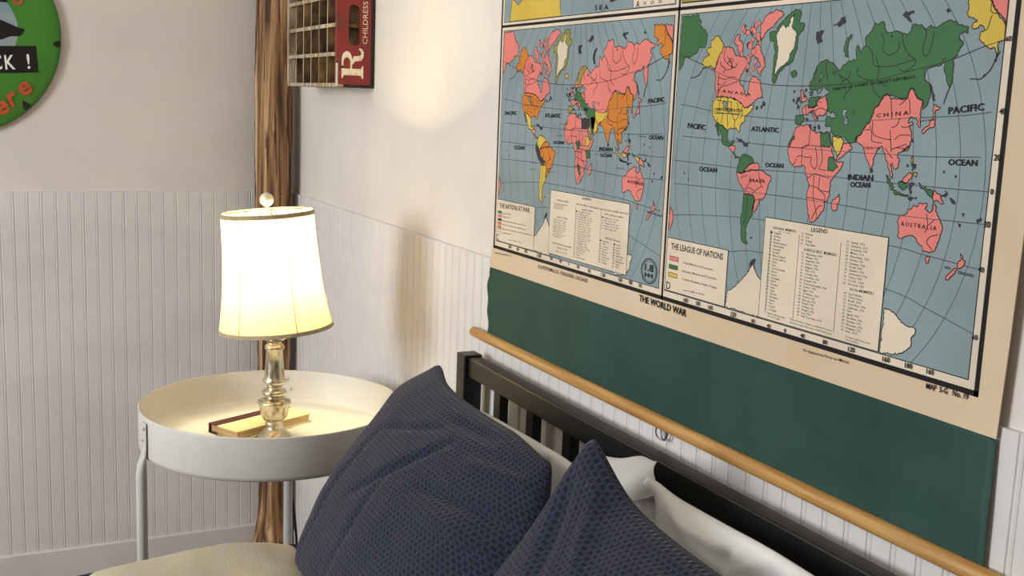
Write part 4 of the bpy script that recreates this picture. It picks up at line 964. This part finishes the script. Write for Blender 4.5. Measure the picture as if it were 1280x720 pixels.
bm = bmesh.new(); lathe(bm, [(0, BULB_Z+0.030)]+[(0.030*math.sin(PI*k/16), BULB_Z+0.030*math.cos(PI*k/16)) for k in range(1, 13)]+[(0.014, BULB_Z-0.040), (0.013, z_of(417)), (0, z_of(417))], (0, 0, 0), 28)
bulb = link_mesh('bulb', bm, bulb_mat(), lamp, smooth=True)
pl = bpy.data.lights.new('bulb_light', 'POINT'); pl.energy = BULB_POWER; pl.color = (1.0, 0.85, 0.50); pl.shadow_soft_size = 0.034
plo = bpy.data.objects.new('bulb_light', pl); COL.objects.link(plo); plo.parent = lamp; plo.location = (0, 0, BULB_Z)
bulb.visible_shadow = True
# cord from under the tray to the floor
bm = bmesh.new(); g = lambda x, y, z: Vector((x, y, z))-LB
cp = [(-0.353, -1.175, TZ-0.0965), (-0.33, -1.05, TZ-0.103), (-0.262, -0.905, TZ-0.100), (-0.236, -0.862, TZ-0.15), (-0.226, -0.85, 0.60), (-0.207, -0.85, 0.42), (-0.205, -0.85, 0.2), (-0.20, -0.80, 0.006), (-0.10, -0.55, 0.006), (-0.03, -0.45, 0.20)]
sp = []
for i in range(len(cp)-1):
    P0, P1, P2, P3 = (Vector(cp[max(0, min(len(cp)-1, i+o))]) for o in (-1, 0, 1, 2))
    for k in range(8):
        t = k/8; sp.append(0.5*((2*P1)+(P2-P0)*t+(2*P0-5*P1+4*P2-P3)*t*t+(3*P1-P0-3*P2+P3)*t**3))
tube(bm, [g(*p) for p in sp], 0.0032, 8); link_mesh('cord', bm, M_BLK, lamp, smooth=True)

# ------------------------------------------------------------------ bed
bed = thing('bed_frame', 'black wooden slatted bed headboard standing against right wall under map', 'bed', loc=(-0.045, -2.3, 0))
OB = Vector((-0.045, -2.3, 0))
M_BEDW = mat('black_painted_wood', (17, 16, 16), 0.38, rgb2=(13, 12, 12), scale=(30, 4, 30), spec=0.5)
def bpart(name, lo, hi, bev=0.003):
    bm = bmesh.new(); box(bm, Vector(lo)-OB, Vector(hi)-OB, bev); return link_mesh(name, bm, M_BEDW, bed)
HT = 1.052
YL, YR = -1.528, -3.12
bpart('post', (-0.068, YL-0.040, 0), (-0.028, YL, HT+0.004)); bpart('post', (-0.068, YR, 0), (-0.028, YR+0.040, HT+0.004))
bpart('top_rail', (-0.060, YR+0.04, HT-0.039), (-0.030, YL-0.04, HT))
bpart('lower_rail', (-0.058, YR+0.04, 0.50), (-0.034, YL-0.04, 0.56))
y = -1.693
while y > YR+0.09:
    bpart('slat', (-0.054, y-0.015, 0.56), (-0.036, y+0.015, HT-0.039), 0.002); y -= 0.1365
for yy in (YL-0.03, YR+0.03): bpart('side_rail', (-2.05, yy-0.012, 0.28), (-0.068, yy+0.012, 0.42))
for yy in (YL-0.03, YR+0.03): bpart('foot_post', (-2.09, yy-0.02, 0), (-2.05, yy+0.02, 0.5))
bpart('slat_base', (-2.05, YR+0.045, 0.36), (-0.07, YL-0.045, 0.39))

def slab(lo, hi, bev, amp, fr, seed, sub=3):
    bm = bmesh.new(); nx = max(2, int((hi[0]-lo[0])/0.03)); ny = max(2, int((hi[1]-lo[1])/0.03))
    b2 = bmesh.new(); box(b2, lo, hi, bev, 5); me = bpy.data.meshes.new('x'); b2.to_mesh(me); b2.free(); bm.from_mesh(me); bpy.data.meshes.remove(me)
    for it in range(6):
        es = [e for e in bm.edges if e.calc_length() > 0.035]
        if not es: break
        bmesh.ops.subdivide_edges(bm, edges=es, cuts=1, use_grid_fill=True)
    bmesh.ops.triangulate(bm, faces=[f for f in bm.faces if len(f.verts) > 4])
    for v in bm.verts:
        q = Vector((v.co.x*fr, v.co.y*fr*0.6, v.co.z*fr))+Vector((seed, seed*2, 0))
        v.co += noise.noise_vector(q)*amp + noise.noise_vector(q*2.7)*amp*0.35
    return bm
M_SHEET = mat('white_mattress_cloth', (224, 222, 216), 0.8, var=0.04, bump=0.15, bscale=(200, 200, 200))
M_NAVYP = mat('navy_cotton', (36, 42, 66), 0.85, var=0.15, scale=(20, 20, 20), bump=0.3, bscale=(300, 300, 300), spec=0.2)
M_BEIGE = mat('beige_cotton', (188, 179, 158), 0.85, var=0.06, scale=(8, 8, 8), bump=0.25, bscale=(220, 220, 220), spec=0.2)
o = link_mesh('mattress', slab((-2.03, -3.09, 0.391), (-0.075, -1.565, 0.60), 0.05, 0.002, 5, 1), M_SHEET, smooth=True)
thing('', 'white mattress lying on the black bed frame under the bedding', 'mattress', o=o)
o = link_mesh('duvet', slab((-2.04, -3.10, 0.605), (-0.09, -1.555, 0.645), 0.019, 0.003, 6, 4), M_NAVYP, smooth=True)
thing('', 'navy blue cotton bed cover spread over the mattress', 'bed cover', o=o)
bl = thing('folded_blanket', 'beige folded blanket with navy underside lying across the bed below the pillows', 'blanket', loc=(0, 0, 0))
def blanket(lo, hi, bev, amp, seed, sag):
    bm = slab(lo, hi, bev, amp, 9, seed)
    for v in bm.verts:
        t = (v.co.x-lo[0])/(hi[0]-lo[0])
        v.co.z += sag*(-(2*t-1.05)**2*0.030 + 0.004*math.sin(t*11))
    return bm
link_mesh('underside', blanket((-0.815, -3.06, 0.655), (-0.318, -1.505, 0.694), 0.018, 0.003, 6, 0.25), M_NAVYP, bl, smooth=True)
link_mesh('blanket_top', blanket((-0.782, -3.06, 0.686), (-0.402, -1.548, 0.729), 0.020, 0.007, 8, 0.75), M_BEIGE, bl, smooth=True)

# ------------------------------------------------------------------ pillows
def waffle_mat():
    M = bpy.data.materials.new('navy_waffle_weave'); M.use_nodes = True
    nt = M.node_tree; N = nt.nodes; L = nt.links; b = N['Principled BSDF']; b.inputs['Roughness'].default_value = 0.85; b.inputs['Specular IOR Level'].default_value = 0.2
    b.inputs['Sheen Weight'].default_value = 0.15
    uv = N.new('ShaderNodeUVMap'); uv.uv_map = 'UVMap'
    br = N.new('ShaderNodeTexBrick'); br.offset = 0.5; br.inputs['Scale'].default_value = 1.0
    br.inputs['Brick Width'].default_value = 0.0112; br.inputs['Row Height'].default_value = 0.0092; br.inputs['Mortar Size'].default_value = 0.0036; br.inputs['Mortar Smooth'].default_value = 0.9; br.inputs['Bias'].default_value = 0
    # thread wobble
    nz = N.new('ShaderNodeTexNoise'); nz.inputs['Scale'].default_value = 55; nz.inputs['Detail'].default_value = 3
    ad = N.new('ShaderNodeVectorMath'); ad.operation = 'MULTIPLY_ADD'; ad.inputs[1].default_value = (0.004, 0.004, 0); 
    L.new(uv.outputs[0], nz.inputs[0]); L.new(nz.outputs['Color'], ad.inputs[0]); L.new(uv.outputs[0], ad.inputs[2]); L.new(ad.outputs[0], br.inputs['Vector'])
    rp = N.new('ShaderNodeValToRGB'); rp.color_ramp.elements[0].color = lin(16, 18, 30); rp.color_ramp.elements[1].color = lin(34, 39, 60)
    rp.color_ramp.elements[0].position = 0.25; rp.color_ramp.elements[1].position = 0.75
    L.new(br.outputs['Fac'], rp.inputs[0]); L.new(rp.outputs[0], b.inputs['Base Color'])
    bp = N.new('ShaderNodeBump'); bp.inputs['Strength'].default_value = 0.55; bp.inputs['Distance'].default_value = 0.0025
    L.new(br.outputs['Fac'], bp.inputs['Height']); L.new(bp.outputs[0], b.inputs['Normal'])
    return M
M_WAFFLE = waffle_mat()
M_WHITEP = mat('white_pillow_cotton', (240, 238, 233), 0.75, var=0.03, scale=(6, 6, 6), bump=0.2, bscale=(260, 260, 260), spec=0.25)

def pillow(name, m, TL, TR, BR, BL_, front, back, bow=(0.03, 0.03, 0.03, 0.03), ears=(0, 0, 0, 0), creases=(), seed=0, amp=0.006, flange=0.0, rnd=(0, 0, 0, 0), N=72, pw=0.5, wr=0.0, extra=None):
    TL, TR, BR, BL_ = map(Vector, (TL, TR, BR, BL_))
    nrm = ((TR-TL).cross(TL-BL_)).normalized()
    if nrm.x > 0: nrm = -nrm
    Wd, Hd = (TR-TL).length, (TL-BL_).length
    bm = bmesh.new(); uvl = bm.loops.layers.uv.new('UVMap'); sheets = []
    def pos(a, b, side):
        # inward bow of the four edges so that the corners stand out as ears
        kb, ka = (4*b*(1-b))**0.5, (4*a*(1-a))**0.8
        A = a + kb*(bow[0]*max(0, 1-2*a)**2 - bow[1]*max(0, 2*a-1)**2); B = b + ka*(bow[3]*max(0, 1-2*b)**2 - bow[2]*max(0, 2*b-1)**2)
        cl = lambda v: min(max(v, 0), 1)
        for (sa, sb, r_) in ((0, 1, rnd[0]), (1, 1, rnd[1]), (1, 0, rnd[2]), (0, 0, rnd[3])):
            if r_:
                k = cl((abs(a-(1-sa))-0.70)/0.30)**1.3*cl((abs(b-(1-sb))-0.70)/0.30)**1.3
                A += r_*k*(1-2*sa); B += r_*k*(1-2*sb)
        P = (BL_*(1-A)+BR*A)*(1-B) + (TL*(1-A)+TR*A)*B
        fa = min(max((a-flange)/(1-2*flange), 0), 1); fb = min(max((b-flange)/(1-2*flange), 0), 1)
        pa = (4*fa*(1-fa)); pb = (4*fb*(1-fb))
        h = (pa**pw)*(pb**pw)
        h *= 1 + 0.55*(0.40-b)                                 # fuller at the bottom
        off = (front*h + 0.002) if side > 0 else -(back*h + 0.002)
        e = min(a, 1-a, b, 1-b); ed = min(1, e/0.06)
        q = Vector((a*Wd*9+seed, b*Hd*9, seed*1.7)); nn = noise.noise(q)*amp + noise.noise(q*2.3)*amp*0.4
        if side > 0:
            for (x0, y0, x1, y1, wd, dp) in creases:
                d = Vector((x1-x0, y1-y0)); L2 = d.length_squared
                t = max(0, min(1, ((a-x0)*d.x+(b-y0)*d.y)/L2))
                dd = math.hypot(a-x0-d.x*t, b-y0-d.y*t); fade = math.sin(PI*min(1, max(0.02, t)))**0.5
                nn += dp*math.exp(-(dd/wd)**2)*fade
            if wr: nn += wr*math.sin(a*60+noise.noise(q*0.8)*6)*math.exp(-((1-b)/0.12)**2)
            off += nn*ed
        else: off -= nn*ed*0.5
        P = P + nrm*off
        for (ca, cb, v) in ((0, 1, ears[0]), (1, 1, ears[1]), (1, 0, ears[2]), (0, 0, ears[3])):
            if v: P = P + Vector(v)*math.exp(-(((a-ca)*Wd/0.075)**2+((b-cb)*Hd/0.085)**2))
        if extra: P = extra(P, a, b, side)
        return P
    for side in (1, -1):
        sheets.append([[bm.verts.new(pos(i/N, j/N, side)) for j in range(N+1)] for i in range(N+1)])
    for g, s in zip(sheets, (1, -1)):
        for i in range(N):
            for j in range(N):
                q = [(i, j), (i+1, j), (i+1, j+1), (i, j+1)]
                if s < 0: q = q[::-1]
                f = bm.faces.new([g[a][b] for a, b in q])
                for lp, (a, b) in zip(f.loops, q): lp[uvl].uv = (a/N*Wd*1.06, b/N*Hd*1.1)
    A, B = sheets
    rim = [(i, 0) for i in range(N)]+[(N, j) for j in range(N)]+[(i, N) for i in range(N, 0, -1)]+[(0, j) for j in range(N, 0, -1)]
    for k in range(len(rim)):
        a, b = rim[k], rim[(k+1) % len(rim)]
        f = bm.faces.new((A[a[0]][a[1]], B[a[0]][a[1]], B[b[0]][b[1]], A[b[0]][b[1]]))
        for lp in f.loops: lp[uvl].uv = (a[0]/N*Wd, a[1]/N*Hd)
    return link_mesh(name, bm, m, smooth=True)

def cluster():
    o = pillow('white_pillow', M_WHITEP, (-0.108, -1.630, 0.990), (-0.108, -2.165, 1.004), (-0.185, -2.180, 0.655), (-0.185, -1.640, 0.655), 0.045, 0.026, bow=(0.0, 0.0, -0.005, 0), ears=((0, -0.02, -0.01), (0, 0.01, -0.01), 0, 0), seed=3, amp=0.006,
               creases=((.3, .99, .5, .8, .03, -.010), (.75, 1, .7, .8, .03, -.012), (.05, .97, .3, .9, .02, -.008)))
    thing('', 'white pillow standing behind the navy pillow nearest the lamp', 'pillow', 'white pillows against the headboard', o=o)
    def flap(P, a, b, side):
        k = math.exp(-((a-0.17)/0.055)**2)*max(0, (b-0.80)/0.2)**1.5
        j = math.exp(-((a-0.55)/0.10)**2)*max(0, (b-0.85)/0.15)**1.5
        return P + Vector((-0.010*k, -0.006*k, 0.014*k)) + Vector((-0.01*j, 0, 0.008*j))
    o = pillow('white_pillow', M_WHITEP, (-0.112, -2.205, 1.036), (-0.112, -2.88, 1.034), (-0.195, -2.90, 0.655), (-0.195, -2.215, 0.655), 0.050, 0.028, bow=(0.0, 0.0, -0.025, 0), ears=(0, 0, 0, 0), seed=11, amp=0.007,
               creases=((.17, .99, .24, .78, .018, -.020), (.24, .80, .46, .84, .030, -.016), (.46, .99, .45, .84, .018, -.014), (.26, .97, .50, .95, .03, .014), (.46, .84, .60, .97, .02, -.012), (.08, .99, .10, .8, .02, .010)), extra=flap)
    thing('', 'white pillow with a folded corner flap behind the right navy pillow', 'pillow', 'white pillows against the headboard', o=o)
    bm = bmesh.new(); g = []          # turned-over hem of the pillowcase
    top = [(-0.112, -2.165, 1.036), (-0.108, -2.215, 1.052), (-0.104, -2.265, 1.066), (-0.104, -2.312, 1.076)]
    mid = [(-0.128, -2.185, 1.022), (-0.130, -2.230, 1.040), (-0.128, -2.275, 1.058), (-0.116, -2.322, 1.062)]
    low = [(-0.150, -2.225, 0.985), (-0.158, -2.262, 1.000), (-0.152, -2.302, 1.016), (-0.128, -2.345, 1.042)]
    for i in range(13):
        t = i/4; k = min(2, int(t)); f = t-k; row = []
        A, B, C = (Vector(q[k]).lerp(Vector(q[k+1]), f) for q in (top, mid, low))
        for j in range(11):
            u = j/10; row.append(bm.verts.new(A*(1-u)**2 + B*2*u*(1-u) + C*u*u + Vector((-0.004*math.sin(u*5+t*2.2), 0, 0.002*math.sin(t*4)))))
        g.append(row)
    for i in range(12):
        for j in range(10): bm.faces.new((g[i][j], g[i+1][j], g[i+1][j+1], g[i][j+1]))
    bmesh.ops.solidify(bm, geom=bm.faces[:], thickness=0.003)
    link_mesh('pillowcase_hem', bm, M_WHITEP, o, smooth=True)
    def shoulder(P, a, b, side):
        return P + Vector((0, 0.022, 0.004))*math.exp(-((b-0.84)/0.10)**2)*max(0, 1-a*4)
    o = pillow('navy_pillow', M_WAFFLE, (-0.190, -1.680, 1.070), (-0.200, -2.225, 1.070), (-0.400, -2.255, 0.700), (-0.425, -1.650, 0.698), 0.080, 0.055, bow=(-0.100, -0.055, 0.040, 0.0), rnd=(0, 0.055, 0, 0), extra=shoulder, seed=5, amp=0.006,
               ears=((0.014, -0.022, 0.004), 0, 0, 0),
               creases=((.10, .02, .17, .70, .012, -.007), (.17, .70, .50, .86, .013, -.008), (.27, .42, .60, .85, .016, -.012), (.60, .62, .99, .70, .018, -.012), (.36, .1, .42, .62, .014, -.006), (.70, .80, .98, .88, .02, .010), (.45, .9, .75, .93, .02, -.010), (.62, .55, .98, .60, .03, .010)))
    thing('', 'left navy waffle weave pillow leaning in front, beside the tray table', 'pillow', 'navy pillows on the bed', o=o)
    o = pillow('navy_pillow', M_WAFFLE, (-0.205, -2.320, 1.078), (-0.215, -2.960, 1.065), (-0.440, -2.980, 0.700), (-0.455, -2.240, 0.698), 0.085, 0.055, bow=(-0.040, 0.0, 0.05, 0.0), seed=21, amp=0.006,
               ears=((-0.004, 0.004, 0.040), 0, 0, 0),
               creases=((.02, .95, .20, .60, .02, -.012), (.10, .97, .28, .70, .02, .010), (.3, .8, .7, .6, .02, -.008), (.12, .1, .14, .6, .012, -.007), (.3, .93, .8, .88, .02, -.008)))
    thing('', 'right navy waffle weave pillow with a pointed corner, nearest the camera', 'pillow', 'navy pillows on the bed', o=o)
cluster()
